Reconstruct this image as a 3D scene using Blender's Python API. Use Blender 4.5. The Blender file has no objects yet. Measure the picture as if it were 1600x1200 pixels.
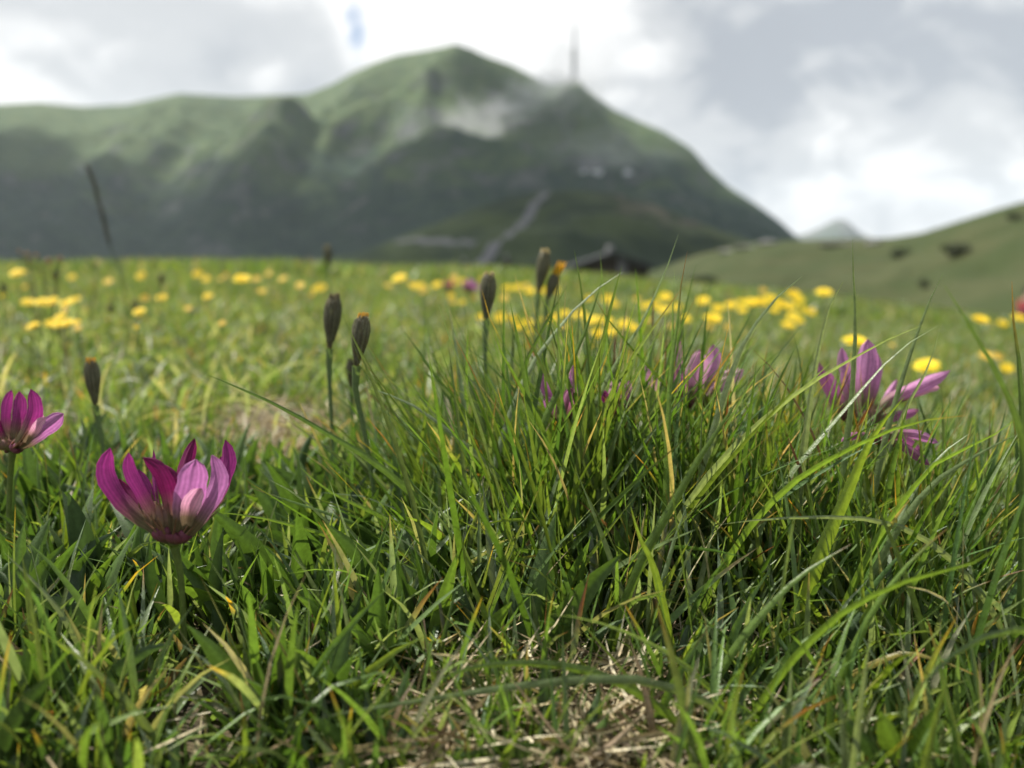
import bpy, math, random
import numpy as np
from mathutils import Vector, Matrix, Quaternion
from mathutils.bvhtree import BVHTree

random.seed(7)
RNG = np.random.default_rng(11)
scene = bpy.context.scene
COL = scene.collection

# ------------------------------------------------------------------ camera
F = 1300.0                      # focal length in pixels of the 1600x1200 picture
EYE = Vector((0, 0, 0.11))
PITCH = math.atan(190 / F)      # horizon at y = 410
cam_d = bpy.data.cameras.new("camera")
cam_d.sensor_fit = 'HORIZONTAL'
cam_d.lens = 4.0
cam_d.sensor_width = 4.0 * 1600 / F
cam_d.clip_start = 0.01
cam_d.clip_end = 30000
cam_d.dof.use_dof = True
cam_d.dof.focus_distance = 0.235
cam_d.dof.aperture_fstop = 1.25
cam = bpy.data.objects.new("camera", cam_d)
cam.location = EYE
cam.rotation_euler = (math.radians(90) - PITCH, 0, 0)
COL.objects.link(cam)
scene.camera = cam
FWD = Vector((0, math.cos(PITCH), -math.sin(PITCH)))
UP = Vector((0, math.sin(PITCH), math.cos(PITCH)))

def ray(px, py):
    return FWD + Vector((1, 0, 0)) * ((px - 800) / F) + UP * ((600 - py) / F)

def P(px, py, d):
    return EYE + ray(px, py) * d

# ------------------------------------------------------------------ light
SUN_AZ, SUN_EL = math.radians(-52), math.radians(54)
SUN_DIR = Vector((math.sin(SUN_AZ) * math.cos(SUN_EL), math.cos(SUN_AZ) * math.cos(SUN_EL), math.sin(SUN_EL)))
sun_d = bpy.data.lights.new("sun", 'SUN')
sun_d.energy = 5.0
sun_d.angle = math.radians(0.53)
sun_d.color = (1.0, 0.95, 0.86)
sun = bpy.data.objects.new("sun", sun_d)
sun.rotation_euler = SUN_DIR.to_track_quat('Z', 'Y').to_euler()
sun.location = (0, 0, 50)
COL.objects.link(sun)

scene.view_settings.view_transform = 'Standard'
scene.view_settings.look = 'None'
scene.view_settings.exposure = 0.92
scene.view_settings.gamma = 1.0
scene.view_settings.use_curve_mapping = False
scene.render.engine = 'CYCLES'
scene.cycles.use_denoising = True
scene.cycles.max_bounces = 6
scene.cycles.diffuse_bounces = 3
scene.cycles.glossy_bounces = 2
scene.cycles.transmission_bounces = 4
scene.cycles.volume_bounces = 1
scene.cycles.transparent_max_bounces = 12
scene.cycles.caustics_reflective = False
scene.cycles.caustics_refractive = False

class NT:
    """small node-tree writer"""
    def __init__(self, nt):
        self.nt = nt
    def n(self, kind, **kw):
        nd = self.nt.nodes.new(kind)
        for k, v in kw.items():
            if k.startswith('_'):
                nd.inputs[k[1:].replace('_', ' ')].default_value = v
            else:
                setattr(nd, k, v)
        return nd
    def l(self, a, b):
        self.nt.links.new(a, b)
    def put(self, sock, v):
        if isinstance(v, bpy.types.NodeSocket):
            self.l(v, sock)
        else:
            sock.default_value = v
    def math(self, op, a, b=0.0, clamp=False):
        nd = self.nt.nodes.new('ShaderNodeMath')
        nd.operation = op
        nd.use_clamp = clamp
        self.put(nd.inputs[0], a)
        self.put(nd.inputs[1], b)
        return nd.outputs[0]
    def vmath(self, op, a, b=(0, 0, 0), scale=None):
        nd = self.nt.nodes.new('ShaderNodeVectorMath')
        nd.operation = op
        self.put(nd.inputs[0], a)
        self.put(nd.inputs[1], b)
        if scale is not None:
            nd.inputs['Scale'].default_value = scale
        return nd
    def maprange(self, v, a, b, c=0.0, d=1.0, smooth=True):
        nd = self.nt.nodes.new('ShaderNodeMapRange')
        if smooth:
            nd.interpolation_type = 'SMOOTHSTEP'
        self.put(nd.inputs[0], v)
        for i, x in enumerate((a, b, c, d)):
            nd.inputs[i + 1].default_value = x
        return nd.outputs[0]
    def noise(self, vec, scale, detail=4.0, rough=0.55, distort=0.0):
        nd = self.nt.nodes.new('ShaderNodeTexNoise')
        if vec is not None:
            self.l(vec, nd.inputs['Vector'])
        nd.inputs['Scale'].default_value = scale
        nd.inputs['Detail'].default_value = detail
        nd.inputs['Roughness'].default_value = rough
        nd.inputs['Distortion'].default_value = distort
        return nd.outputs['Fac']
    def mix(self, fac, a, b, mode='MIX'):
        nd = self.nt.nodes.new('ShaderNodeMix')
        nd.data_type = 'RGBA'
        nd.blend_type = mode
        self.put(nd.inputs[0], fac)
        for s, v in ((nd.inputs[6], a), (nd.inputs[7], b)):
            if isinstance(v, bpy.types.NodeSocket):
                self.l(v, s)
            else:
                s.default_value = (*v, 1.0)[:4]
        return nd.outputs[2]

world = bpy.data.worlds.new("World")
scene.world = world
world.use_nodes = True
w = NT(world.node_tree)
world.node_tree.nodes.clear()
wout = w.n('ShaderNodeOutputWorld')
wbg = w.n('ShaderNodeBackground')
wbg.inputs['Strength'].default_value = 0.064
w.l(wbg.outputs[0], wout.inputs['Surface'])
sky = w.n('ShaderNodeTexSky', sky_type='NISHITA', sun_disc=False)
sky.sun_elevation = SUN_EL
sky.sun_rotation = SUN_AZ % (2 * math.pi)
sky.altitude = 1700
tc = w.n('ShaderNodeTexCoord')
sc = w.vmath('MULTIPLY', tc.outputs['Generated'], (1.0, 1.0, 1.8)).outputs[0]
n_big = w.noise(sc, 3.2, 7.0, 0.52, 0.35)
n_fine = w.noise(sc, 9.0, 7.0, 0.6, 0.7)
n_vf = w.noise(sc, 36.0, 4.0, 0.6, 0.5)
wob = w.math('MULTIPLY', w.math('SUBTRACT', n_fine, 0.5), 0.16)
bright = w.math('ADD', w.maprange(n_big, 0.33, 0.66, 0.16, 0.90), w.math('MULTIPLY', w.math('SUBTRACT', n_fine, 0.5), 1.0))
def blob(px, py, rx, amount, ry=None):
    """a single cloud bank (amount > 0 bright, < 0 dark) round one direction"""
    global bright
    c = ray(px, py).normalized()
    rel = w.vmath('SUBTRACT', tc.outputs['Generated'], tuple(c)).outputs[0]
    k = rx / (ry or rx)
    rel = w.vmath('MULTIPLY', rel, (1, 1, k)).outputs[0]
    ln = w.vmath('LENGTH', rel).outputs['Value']
    ln = w.math('ADD', ln, w.math('MULTIPLY', wob, rx * 10 / F))
    f = w.maprange(ln, 0.0, rx / F, 1.0, 0.0)
    bright = w.math('ADD', bright, w.math('MULTIPLY', f, amount))
blob(90, 60, 420, 0.10, 200)
blob(280, 60, 200, 0.22, 120)
blob(365, 95, 150, -0.22, 100)
blob(415, 125, 60, 0.42, 40)
blob(640, 30, 330, 0.6, 130)
blob(880, 40, 160, 0.22, 150)
blob(1270, 20, 680, -0.30, 230)
blob(1560, 100, 320, -0.10, 170)
blob(1380, 215, 420, -0.06, 140)
blob(1100, 200, 260, -0.10, 140)
blob(1500, 330, 260, -0.12, 70)
ramp = w.n('ShaderNodeValToRGB')
ramp.color_ramp.interpolation = 'EASE'
els = ramp.color_ramp.elements
els[0].position = 0.0; els[0].color = (4.0, 4.3, 4.75, 1)
els[1].position = 1.0; els[1].color = (9.9, 9.9, 9.8, 1)
e = els.new(0.5); e.color = (6.0, 6.2, 6.4, 1)
w.l(bright, ramp.inputs[0])
# small gap of blue sky
c = ray(556, 42).normalized()
rel = w.vmath('SUBTRACT', tc.outputs['Generated'], tuple(c)).outputs[0]
rel = w.vmath('MULTIPLY', rel, (1.6, 1, 0.6)).outputs[0]
ln = w.vmath('LENGTH', rel).outputs['Value']
ln = w.math('ADD', ln, w.math('MULTIPLY', w.math('SUBTRACT', n_vf, 0.5), 0.036))
gap = w.maprange(ln, 0.0, 0.026, 0.75, 0.0)
sepd = w.n('ShaderNodeSeparateXYZ')
w.l(tc.outputs['Generated'], sepd.inputs[0])
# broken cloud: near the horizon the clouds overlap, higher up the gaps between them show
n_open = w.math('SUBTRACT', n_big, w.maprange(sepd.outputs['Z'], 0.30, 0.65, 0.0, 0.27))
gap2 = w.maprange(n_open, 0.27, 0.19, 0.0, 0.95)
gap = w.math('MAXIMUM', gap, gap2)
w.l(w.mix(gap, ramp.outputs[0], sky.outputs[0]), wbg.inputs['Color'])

# ------------------------------------------------------------------ helpers
def tag(o, label=None, cat=None, group=None, kind=None):
    if label: o['label'] = label
    if cat: o['category'] = cat
    if group: o['group'] = group
    if kind: o['kind'] = kind
    return o

def empty(name, loc, label, cat, group=None):
    o = bpy.data.objects.new(name, None)
    o.empty_display_size = 0.01
    o.location = loc
    COL.objects.link(o)
    return tag(o, label, cat, group)

def link(name, me, parent=None, loc=(0, 0, 0), mat=None):
    o = bpy.data.objects.new(name, me)
    COL.objects.link(o)
    o.location = loc
    if parent is not None:
        o.parent = parent
    if mat is not None and not me.materials:
        me.materials.append(mat)
    return o

def mesh_np(name, V, faces, cols=None, smooth=True):
    """V (n,3); faces (m,4) or (m,3) int array; cols (n,3)"""
    me = bpy.data.meshes.new(name)
    V = np.ascontiguousarray(V, dtype=np.float32)
    faces = np.ascontiguousarray(faces, dtype=np.int32)
    k = faces.shape[1]
    me.vertices.add(len(V))
    me.vertices.foreach_set('co', V.ravel())
    me.loops.add(faces.size)
    me.loops.foreach_set('vertex_index', faces.ravel())
    me.polygons.add(len(faces))
    me.polygons.foreach_set('loop_start', np.arange(0, faces.size, k, dtype=np.int32))
    if cols is not None:
        a = me.color_attributes.new('Col', 'FLOAT_COLOR', 'POINT')
        c4 = np.ones((len(V), 4), dtype=np.float32)
        c4[:, :3] = cols
        a.data.foreach_set('color', c4.ravel())
    me.update(calc_edges=True)
    if smooth:
        me.polygons.foreach_set('use_smooth', np.ones(len(faces), dtype=bool))
    me.update()
    return me

def grid_faces(rows, cols, wrap=False):
    """quads for one rows x cols vertex grid"""
    c = cols if wrap else cols - 1
    i = np.arange(rows - 1)[:, None]
    j = np.arange(c)[None, :]
    a = i * cols + j
    b = i * cols + (j + 1) % cols
    return np.stack([a, b, b + cols, a + cols], -1).reshape(-1, 4)

def strips(C, Wv, Nv, cols, three=True):
    """many blades at once. C centre lines (N,S,3), Wv half width vectors, Nv fold vectors, cols (N,S,3)"""
    N, S, _ = C.shape
    if three:
        V = np.stack([C - Wv + Nv, C, C + Wv + Nv], 2)
        k = 3
    else:
        V = np.stack([C - Wv, C + Wv], 2)
        k = 2
    f = grid_faces(S, k)
    faces = (f[None] + (np.arange(N) * S * k)[:, None, None]).reshape(-1, 4)
    cc = np.repeat(cols[:, :, None, :], k, 2).reshape(-1, 3)
    return V.reshape(-1, 3), faces, cc

def tube_arrays(pts, radii, sides=7, col=(1, 1, 1)):
    pts = [Vector(p) for p in pts]
    n = len(pts)
    V = []
    prev = None
    for i, p in enumerate(pts):
        t = (pts[min(i + 1, n - 1)] - pts[max(i - 1, 0)]).normalized()
        if prev is None:
            a = t.orthogonal().normalized()
        else:
            a = (prev - t * prev.dot(t)).normalized()
        prev = a
        b = t.cross(a)
        for k in range(sides):
            an = 2 * math.pi * k / sides
            V.append(p + (a * math.cos(an) + b * math.sin(an)) * radii[i])
    V = np.array([tuple(v) for v in V])
    cols = np.asarray(col, dtype=float)
    if cols.ndim == 1:
        cols = np.tile(cols, (len(V), 1))
    else:
        cols = np.repeat(cols, sides, 0)
    return V, grid_faces(n, sides, True), cols

def join_arrays(parts):
    Vs, Fs, Cs, o = [], [], [], 0
    for V, f, c in parts:
        Vs.append(V); Fs.append(f + o); Cs.append(c); o += len(V)
    return np.concatenate(Vs), np.concatenate(Fs), np.concatenate(Cs)

def catmull(pts, n):
    """resample a polyline smoothly into n points"""
    p = np.array([tuple(q) for q in pts], dtype=float)
    if len(p) == 2:
        t = np.linspace(0, 1, n)[:, None]
        return p[0] * (1 - t) + p[1] * t
    pe = np.vstack([2 * p[0] - p[1], p, 2 * p[-1] - p[-2]])
    seg = np.linalg.norm(np.diff(p, axis=0), axis=1)
    cum = np.concatenate([[0], np.cumsum(seg)])
    out = []
    for s in np.linspace(0, cum[-1], n):
        i = min(np.searchsorted(cum, s, side='right') - 1, len(seg) - 1)
        i = max(i, 0)
        t = (s - cum[i]) / max(seg[i], 1e-9)
        a, b, c_, d = pe[i], pe[i + 1], pe[i + 2], pe[i + 3]
        out.append(0.5 * ((2 * b) + (c_ - a) * t + (2 * a - 5 * b + 4 * c_ - d) * t * t + (3 * b - a - 3 * c_ + d) * t ** 3))
    return np.array(out)

# value noise in numpy, for terrain shapes
_T = RNG.random((256, 256))
def vnoise(x, y):
    xi = np.floor(x).astype(int); yi = np.floor(y).astype(int)
    fx = x - xi; fy = y - yi
    fx = fx * fx * (3 - 2 * fx); fy = fy * fy * (3 - 2 * fy)
    a = _T[xi % 256, yi % 256]; b = _T[(xi + 1) % 256, yi % 256]
    c_ = _T[xi % 256, (yi + 1) % 256]; d = _T[(xi + 1) % 256, (yi + 1) % 256]
    return (a * (1 - fx) + b * fx) * (1 - fy) + (c_ * (1 - fx) + d * fx) * fy - 0.5
def fbm(x, y, o=5, ridged=False):
    s = 0; a = 1.0
    for k in range(o):
        v = vnoise(x + 17.3 * k, y - 9.1 * k)
        if ridged:
            v = 0.5 - np.abs(v) * 2
        s = s + v * a
        x = x * 2.03; y = y * 2.03; a *= 0.5
    return s

# ------------------------------------------------------------------ materials
def mat_new(name):
    m = bpy.data.materials.new(name)
    m.use_nodes = True
    m.node_tree.nodes.clear()
    t = NT(m.node_tree)
    out = t.n('ShaderNodeOutputMaterial')
    return m, t, out

def leaf_material(name, trans=0.42, rough=0.42, spec=0.5, tint=(1.25, 1.2, 0.6), var=0.25, vscale=420.0):
    m, t, out = mat_new(name)
    at = t.n('ShaderNodeVertexColor', layer_name='Col')
    g = t.n('ShaderNodeNewGeometry')
    nz = t.noise(g.outputs['Position'], vscale, 3.0, 0.6)
    k = t.maprange(nz, 0.3, 0.7, 1.0 - var, 1.0 + var, False)
    colr = t.vmath('SCALE', at.outputs['Color']).outputs[0]
    t.l(k, colr.node.inputs['Scale'])
    p = t.n('ShaderNodeBsdfPrincipled')
    t.l(colr, p.inputs['Base Color'])
    p.inputs['Roughness'].default_value = rough
    p.inputs['Specular IOR Level'].default_value = spec
    tr = t.n('ShaderNodeBsdfTranslucent')
    tc_ = t.vmath('MULTIPLY', colr, tint).outputs[0]
    t.l(tc_, tr.inputs['Color'])
    bmp = t.n('ShaderNodeBump')
    bmp.inputs['Strength'].default_value = 0.35
    bmp.inputs['Distance'].default_value = 0.0004
    nz2 = t.noise(g.outputs['Position'], vscale * 4, 2.0, 0.5)
    t.l(nz2, bmp.inputs['Height'])
    t.l(bmp.outputs[0], p.inputs['Normal'])
    ms = t.n('ShaderNodeMixShader')
    ms.inputs[0].default_value = trans
    t.l(p.outputs[0], ms.inputs[1])
    t.l(tr.outputs[0], ms.inputs[2])
    t.l(ms.outputs[0], out.inputs['Surface'])
    return m

M_GRASS = leaf_material('grass_blade', 0.46, 0.40, 0.5, (1.35, 1.3, 0.5))
M_LEAF = leaf_material('clover_leaf', 0.34, 0.5, 0.45, (1.2, 1.25, 0.5), 0.2, 700.0)
M_PETAL = leaf_material('petal', 0.40, 0.55, 0.25, (1.15, 0.9, 1.1), 0.12, 900.0)
M_YELLOW = leaf_material('yellow_petal', 0.35, 0.6, 0.2, (1.1, 1.0, 0.6), 0.1, 600.0)
M_STRAW = leaf_material('straw', 0.2, 0.6, 0.3, (1.1, 1.0, 0.8), 0.35, 500.0)
M_HAIR = leaf_material('plant_hair', 0.3, 0.5, 0.3, (1, 1, 1), 0.1, 500.0)

def simple_mat(name, c1, c2, scale, rough=0.85, c3=None, bump=0.0, bdist=0.02):
    m, t, out = mat_new(name)
    co = t.n('ShaderNodeTexCoord').outputs['Object']
    n1 = t.noise(co, scale, 6, 0.6)
    col = t.mix(t.maprange(n1, 0.35, 0.65), c1, c2)
    if c3:
        n2 = t.noise(co, scale * 2.7, 5, 0.6)
        col = t.mix(t.maprange(n2, 0.5, 0.68), col, c3)
    p = t.n('ShaderNodeBsdfPrincipled')
    p.inputs['Roughness'].default_value = rough
    p.inputs['Specular IOR Level'].default_value = 0.3
    t.l(col, p.inputs['Base Color'])
    if bump:
        b = t.n('ShaderNodeBump')
        b.inputs['Strength'].default_value = bump
        b.inputs['Distance'].default_value = bdist
        t.l(t.noise(co, scale * 4, 6, 0.6), b.inputs['Height'])
        t.l(b.outputs[0], p.inputs['Normal'])
    t.l(p.outputs[0], out.inputs['Surface'])
    return m

# ------------------------------------------------------------------ ground
CREST = 7.0
_cp = np.array([-1500, -800, 0, 400, 800, 1100, 1600, 2400, 3400], float)
_cy = np.array([412, 414, 418, 420, 431, 450, 498, 545, 560], float)
def crest_z(az):
    a = np.clip(az, -math.radians(65), math.radians(65))
    px = 800 + F * np.tan(a)
    y = np.interp(px, _cp, _cy)
    z = 0.11 - CREST * (y - 410) / F
    k = np.clip((np.abs(az) - math.radians(60)) / math.radians(70), 0, 1)
    k = k * k * (3 - 2 * k)
    return z * (1 - k)
def gz(x, y):
    x = np.asarray(x, float); y = np.asarray(y, float)
    r = np.hypot(x, y)
    az = np.arctan2(x, y)
    zc = crest_z(az)
    near = zc * (r / CREST)
    far = zc - 0.12 * np.minimum(np.maximum(r - CREST, 0), 320.0)
    z = np.where(r < CREST, near, far)
    z = z + 0.010 * fbm(x * 4.0 + 3, y * 4.0, 3) * np.clip(r * 3 - 0.3, 0, 1)
    z = z + 0.05 * fbm(x * 0.8 + 40, y * 0.8, 3) * np.clip((r - 1.2) / 2, 0, 1)
    return z
def gzf(x, y):
    return float(gz(x, y))

az = np.concatenate([np.linspace(-180, -50, 40, endpoint=False), np.linspace(-50, 50, 200, endpoint=False), np.linspace(50, 180, 40, endpoint=False)])
az = np.radians(az)
rr = np.concatenate([[0.0], np.geomspace(0.05, 7.0, 110), np.geomspace(7.3, 8000, 60)])
A, R_ = np.meshgrid(az, rr)
X, Y = R_ * np.sin(A), R_ * np.cos(A)
Z = gz(X, Y)
m, t, out = mat_new('turf')
co = t.n('ShaderNodeTexCoord').outputs['Object']
n1 = t.noise(co, 30, 6, 0.65)
n2 = t.noise(co, 160, 5, 0.6)
n3 = t.noise(co, 1.3, 5, 0.6)
soil = t.mix(t.maprange(n2, 0.35, 0.65), (0.025, 0.02, 0.011), (0.10, 0.08, 0.042))
green = t.mix(t.maprange(n1, 0.4, 0.62), (0.035, 0.055, 0.015), (0.10, 0.115, 0.035))
g2 = t.mix(t.maprange(n3, 0.35, 0.7), green, (0.12, 0.11, 0.04))
ln = t.vmath('LENGTH', co).outputs['Value']
colr = t.mix(t.maprange(ln, 0.5, 1.6), soil, g2)
p = t.n('ShaderNodeBsdfPrincipled', _Roughness=0.9)
p.inputs['Specular IOR Level'].default_value = 0.2
t.l(colr, p.inputs['Base Color'])
b = t.n('ShaderNodeBump')
b.inputs['Strength'].default_value = 0.8
b.inputs['Distance'].default_value = 0.004
t.l(n2, b.inputs['Height']); t.l(b.outputs[0], p.inputs['Normal'])
t.l(p.outputs[0], out.inputs['Surface'])
M_TURF = m
V = np.stack([X, Y, Z], -1).reshape(-1, 3)
ground = link('ground', mesh_np('ground', V, grid_faces(len(rr), len(az), True)), mat=M_TURF)
tag(ground, 'uneven alpine meadow ground under the grass', 'ground', kind='structure')

# ------------------------------------------------------------------ mountains and hills
def ridge(name, mat, pts, r_top, r0, z0, shape, amp, nscale, back=1.6, nu=220, nt=90, seed=0.0, umin=-400, umax=2000, spurs=()):
    """land rising from distance r0 to a skyline given as (pixel x, pixel y) with r_top(px) its distance"""
    px = np.linspace(umin, umax, nu)
    py = np.interp(px, [q[0] for q in pts], [q[1] for q in pts])
    rt = np.interp(px, [q[0] for q in r_top], [q[1] for q in r_top])
    rays = np.array([tuple(ray(a_, b_)) for a_, b_ in zip(px, py)])
    az_ = np.arctan2(rays[:, 0], rays[:, 1])
    ztop = 0.11 + rt * rays[:, 2] / np.hypot(rays[:, 0], rays[:, 1])
    tt = np.concatenate([np.linspace(0, 1, nt), 1 + np.linspace(0.02, 1, 24) ** 1.5])
    U, Tm = np.meshgrid(np.arange(nu), tt)
    azg = az_[U]
    rtop = rt[U]
    r = np.where(Tm <= 1, r0 + (rtop - r0) * Tm, rtop + (Tm - 1) * rtop * (back - 1))
    f = np.where(Tm <= 1, np.clip(Tm, 0, 1) ** shape, 1 - (Tm - 1) ** 1.2 * 1.0)
    z = z0 + (ztop[U] - z0) * f
    x = r * np.sin(azg); y = r * np.cos(azg)
    mask = np.where(Tm <= 1, np.clip(4 * Tm * (1 - Tm), 0, 1), 0.4 * (Tm - 1))
    nz = fbm(x / nscale + seed, y / nscale + seed * 2, 5, True)
    z = z + amp * (nz - 0.45) * mask
    for (a0, t0, a1, t1, wd, hh) in spurs:          # ribs running down the face
        cpx = np.interp(Tm, sorted([t0, t1]), [a0, a1] if t0 < t1 else [a1, a0])
        inside = np.clip((Tm - min(t0, t1)) / 0.12, 0, 1) * np.clip((max(t0, t1) - Tm) / 0.12, 0, 1)
        dist = (px[U] - cpx) / wd
        z = z + hh * np.clip(1 - np.abs(dist), 0, 1) ** 1.3 * inside
    # nothing in front of the crest may stand above it
    lim = 0.11 + r * ((ztop - 0.11) / rt)[U] * 0.992
    z = np.where((Tm < 1) & (ztop[U] > 0), np.minimum(z, np.maximum(lim, z0)), z)
    Vv = np.stack([x, y, z], -1).reshape(-1, 3)
    fc = grid_faces(len(tt), nu)
    fc = fc[:, ::-1]
    me = mesh_np(name, Vv, fc)
    o = link(name, me, mat=mat)
    bvh = BVHTree.FromPolygons([tuple(v) for v in Vv], [tuple(q) for q in fc])
    return o, bvh

# mountain: alpine grass, dark dwarf pine, grey rock
m, t, out = mat_new('mountain_slope')
co = t.n('ShaderNodeTexCoord').outputs['Object']
wv = t.vmath('MULTIPLY', co, (1.0, 1.0, 1.6)).outputs[0]
n1 = t.noise(wv, 0.0042, 7, 0.6, 0.4)
n2 = t.noise(wv, 0.014, 6, 0.62, 0.3)
n3 = t.noise(wv, 0.03, 6, 0.6)
sep = t.n('ShaderNodeSeparateXYZ')
t.l(co, sep.inputs[0])
hgt = t.maprange(sep.outputs['Z'], 20, 330, 0.0, 1.0)
grass = t.mix(t.maprange(n3, 0.35, 0.65), (0.048, 0.082, 0.034), (0.082, 0.112, 0.046))
pine = t.mix(t.maprange(n3, 0.4, 0.6), (0.018, 0.036, 0.026), (0.032, 0.056, 0.034))
cover = t.math('ADD', t.math('MULTIPLY', n1, 0.75), t.math('MULTIPLY', n2, 0.35))
cover = t.math('ADD', cover, t.math('MULTIPLY', t.math('SUBTRACT', hgt, 0.5), -0.30))
colr = t.mix(t.maprange(cover, 0.44, 0.60), grass, pine)
geo = t.n('ShaderNodeNewGeometry')
sn = t.n('ShaderNodeSeparateXYZ'); t.l(geo.outputs['Normal'], sn.inputs[0])
rockm = t.math('MULTIPLY', t.maprange(sn.outputs['Z'], 0.80, 0.62), t.maprange(n2, 0.48, 0.66))
colr = t.mix(rockm, colr, (0.10, 0.105, 0.10))
p = t.n('ShaderNodeBsdfPrincipled', _Roughness=0.95)
p.inputs['Specular IOR Level'].default_value = 0.1
t.l(colr, p.inputs['Base Color'])
b = t.n('ShaderNodeBump'); b.inputs['Strength'].default_value = 0.4; b.inputs['Distance'].default_value = 8.0
t.l(n2, b.inputs['Height']); t.l(b.outputs[0], p.inputs['Normal'])
t.l(p.outputs[0], out.inputs['Surface'])
M_MOUNT = m

MPTS = [(-900, 250), (-500, 200), (-200, 172), (0, 163), (60, 160), (130, 167), (200, 163), (280, 146), (370, 151), (480, 147), (520, 131), (550, 114), (585, 98), (620, 86),
        (665, 79), (690, 74), (712, 69), (735, 76), (760, 88), (800, 102), (840, 124), (855, 131), (872, 132), (885, 125), (905, 124), (920, 142), (960, 172), (1000, 190), (1040, 207), (1080, 232),
        (1110, 266), (1140, 293), (1180, 318), (1215, 343), (1250, 374), (1290, 395), (1400, 412), (1700, 425), (2200, 425)]
MR = [(-900, 2600), (0, 2700), (480, 2750), (712, 2500), (860, 2420), (897, 2300), (1100, 2150), (1300, 2000), (2200, 2000)]
mountain, MBVH = ridge('mountain', M_MOUNT, MPTS, MR, 1150, -42, 1.15, 150, 480, 1.7, 460, 150, 3.0, -900, 2000,
                       spurs=[(600, 0.95, 330, 0.25, 95, 85), (900, 0.98, 990, 0.45, 80, 55), (280, 0.95, 60, 0.35, 110, 60), (700, 0.96, 640, 0.5, 70, 50), (470, 0.95, 400, 0.45, 80, 40)])
tag(mountain, 'green grey mountain with a rounded summit behind the meadow', 'mountain', kind='structure')

# far peak
M_FAR = simple_mat('far_peak_slope', (0.05, 0.07, 0.05), (0.11, 0.11, 0.10), 0.002, 0.95)
far, FBVH = ridge('far_mountain', M_FAR, [(1000, 420), (1180, 392), (1230, 372), (1255, 366), (1285, 354), (1308, 342), (1325, 346), (1345, 364), (1380, 380), (1500, 400), (1700, 420)],
                  [(900, 7000), (2000, 7000)], 4800, -42, 1.2, 140, 900, 1.12, 120, 40, 9.0, 1000, 1700)
tag(far, 'hazy pointed blue peak beyond the grassy hill', 'mountain', kind='structure')

# mid hill: dark green with a brown rocky crest
m, t, out = mat_new('wooded_hill')
co = t.n('ShaderNodeTexCoord').outputs['Object']
n1 = t.noise(co, 0.018, 6, 0.6, 0.3)
n2 = t.noise(co, 0.06, 6, 0.62)
colr = t.mix(t.maprange(n1, 0.42, 0.62), (0.022, 0.036, 0.018), (0.055, 0.075, 0.03))
sep = t.n('ShaderNodeSeparateXYZ'); t.l(co, sep.inputs[0])
cx = t.math('MULTIPLY', t.maprange(sep.outputs['X'], 60, 130), t.maprange(sep.outputs['Z'], 22, 45))
colr = t.mix(t.math('MULTIPLY', cx, t.maprange(n2, 0.44, 0.6)), colr, (0.17, 0.13, 0.11))
gr = t.math('MULTIPLY', t.maprange(sep.outputs['X'], 90, 190), t.maprange(n1, 0.35, 0.5))
colr = t.mix(t.math('MULTIPLY', gr, 0.6), colr, (0.09, 0.11, 0.045))
p = t.n('ShaderNodeBsdfPrincipled', _Roughness=0.95)
p.inputs['Specular IOR Level'].default_value = 0.1
t.l(colr, p.inputs['Base Color'])
t.l(p.outputs[0], out.inputs['Surface'])
M_MID = m
mid, DBVH = ridge('hill', M_MID, [(-300, 430), (300, 428), (440, 418), (560, 395), (650, 362), (740, 326), (800, 307), (850, 299), (900, 297), (960, 302), (1010, 318), (1050, 331), (1080, 343),
                                  (1130, 363), (1190, 382), (1250, 400), (1400, 425), (1600, 430)],
                  [(-300, 760), (1600, 760)], 330, -38, 0.95, 26, 130, 1.6, 240, 60, 5.0, -300, 1600)
tag(mid, 'dark wooded hill with a brown rocky crest below the mountain', 'hill', kind='structure')

# right hill: grassy
m, t, out = mat_new('pasture_hill')
co = t.n('ShaderNodeTexCoord').outputs['Object']
n1 = t.noise(co, 0.07, 6, 0.62, 0.3)
n2 = t.noise(co, 0.35, 6, 0.65)
colr = t.mix(t.maprange(n1, 0.38, 0.66), (0.036, 0.050, 0.018), (0.056, 0.062, 0.027))
colr = t.mix(t.maprange(n2, 0.52, 0.68, 0.0, 0.7), colr, (0.05, 0.055, 0.025))
p = t.n('ShaderNodeBsdfPrincipled', _Roughness=0.95)
p.inputs['Specular IOR Level'].default_value = 0.1
t.l(colr, p.inputs['Base Color'])
b = t.n('ShaderNodeBump'); b.inputs['Strength'].default_value = 0.8; b.inputs['Distance'].default_value = 0.6
t.l(n2, b.inputs['Height']); t.l(b.outputs[0], p.inputs['Normal'])
t.l(p.outputs[0], out.inputs['Surface'])
M_PAST = m
pasture, PBVH = ridge('hill.001', M_PAST, [(960, 440), (1030, 420), (1080, 401), (1140, 386), (1190, 377), (1290, 374), (1390, 372), (1440, 364), (1500, 345), (1560, 326), (1600, 315), (1700, 290), (1900, 245), (2300, 200), (2600, 190)],
                      [(960, 190), (1300, 175), (1600, 150), (2600, 140)], 34, -8.5, 0.85, 3.0, 24, 1.8, 220, 60, 1.0, 960, 2600)
tag(pasture, 'olive green grassy hillside rising at the edge of the meadow', 'hill', kind='structure')

def hit(bvh, px, py, lift=0.0):
    d = ray(px, py).normalized()
    loc, nrm, i, dist = bvh.ray_cast(EYE, d)
    if loc is None:
        return None
    return loc + Vector((0, 0, lift))
def drop(bvh, x, y):
    loc, nrm, i, dist = bvh.ray_cast(Vector((x, y, 3000)), Vector((0, 0, -1)))
    return loc

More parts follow.
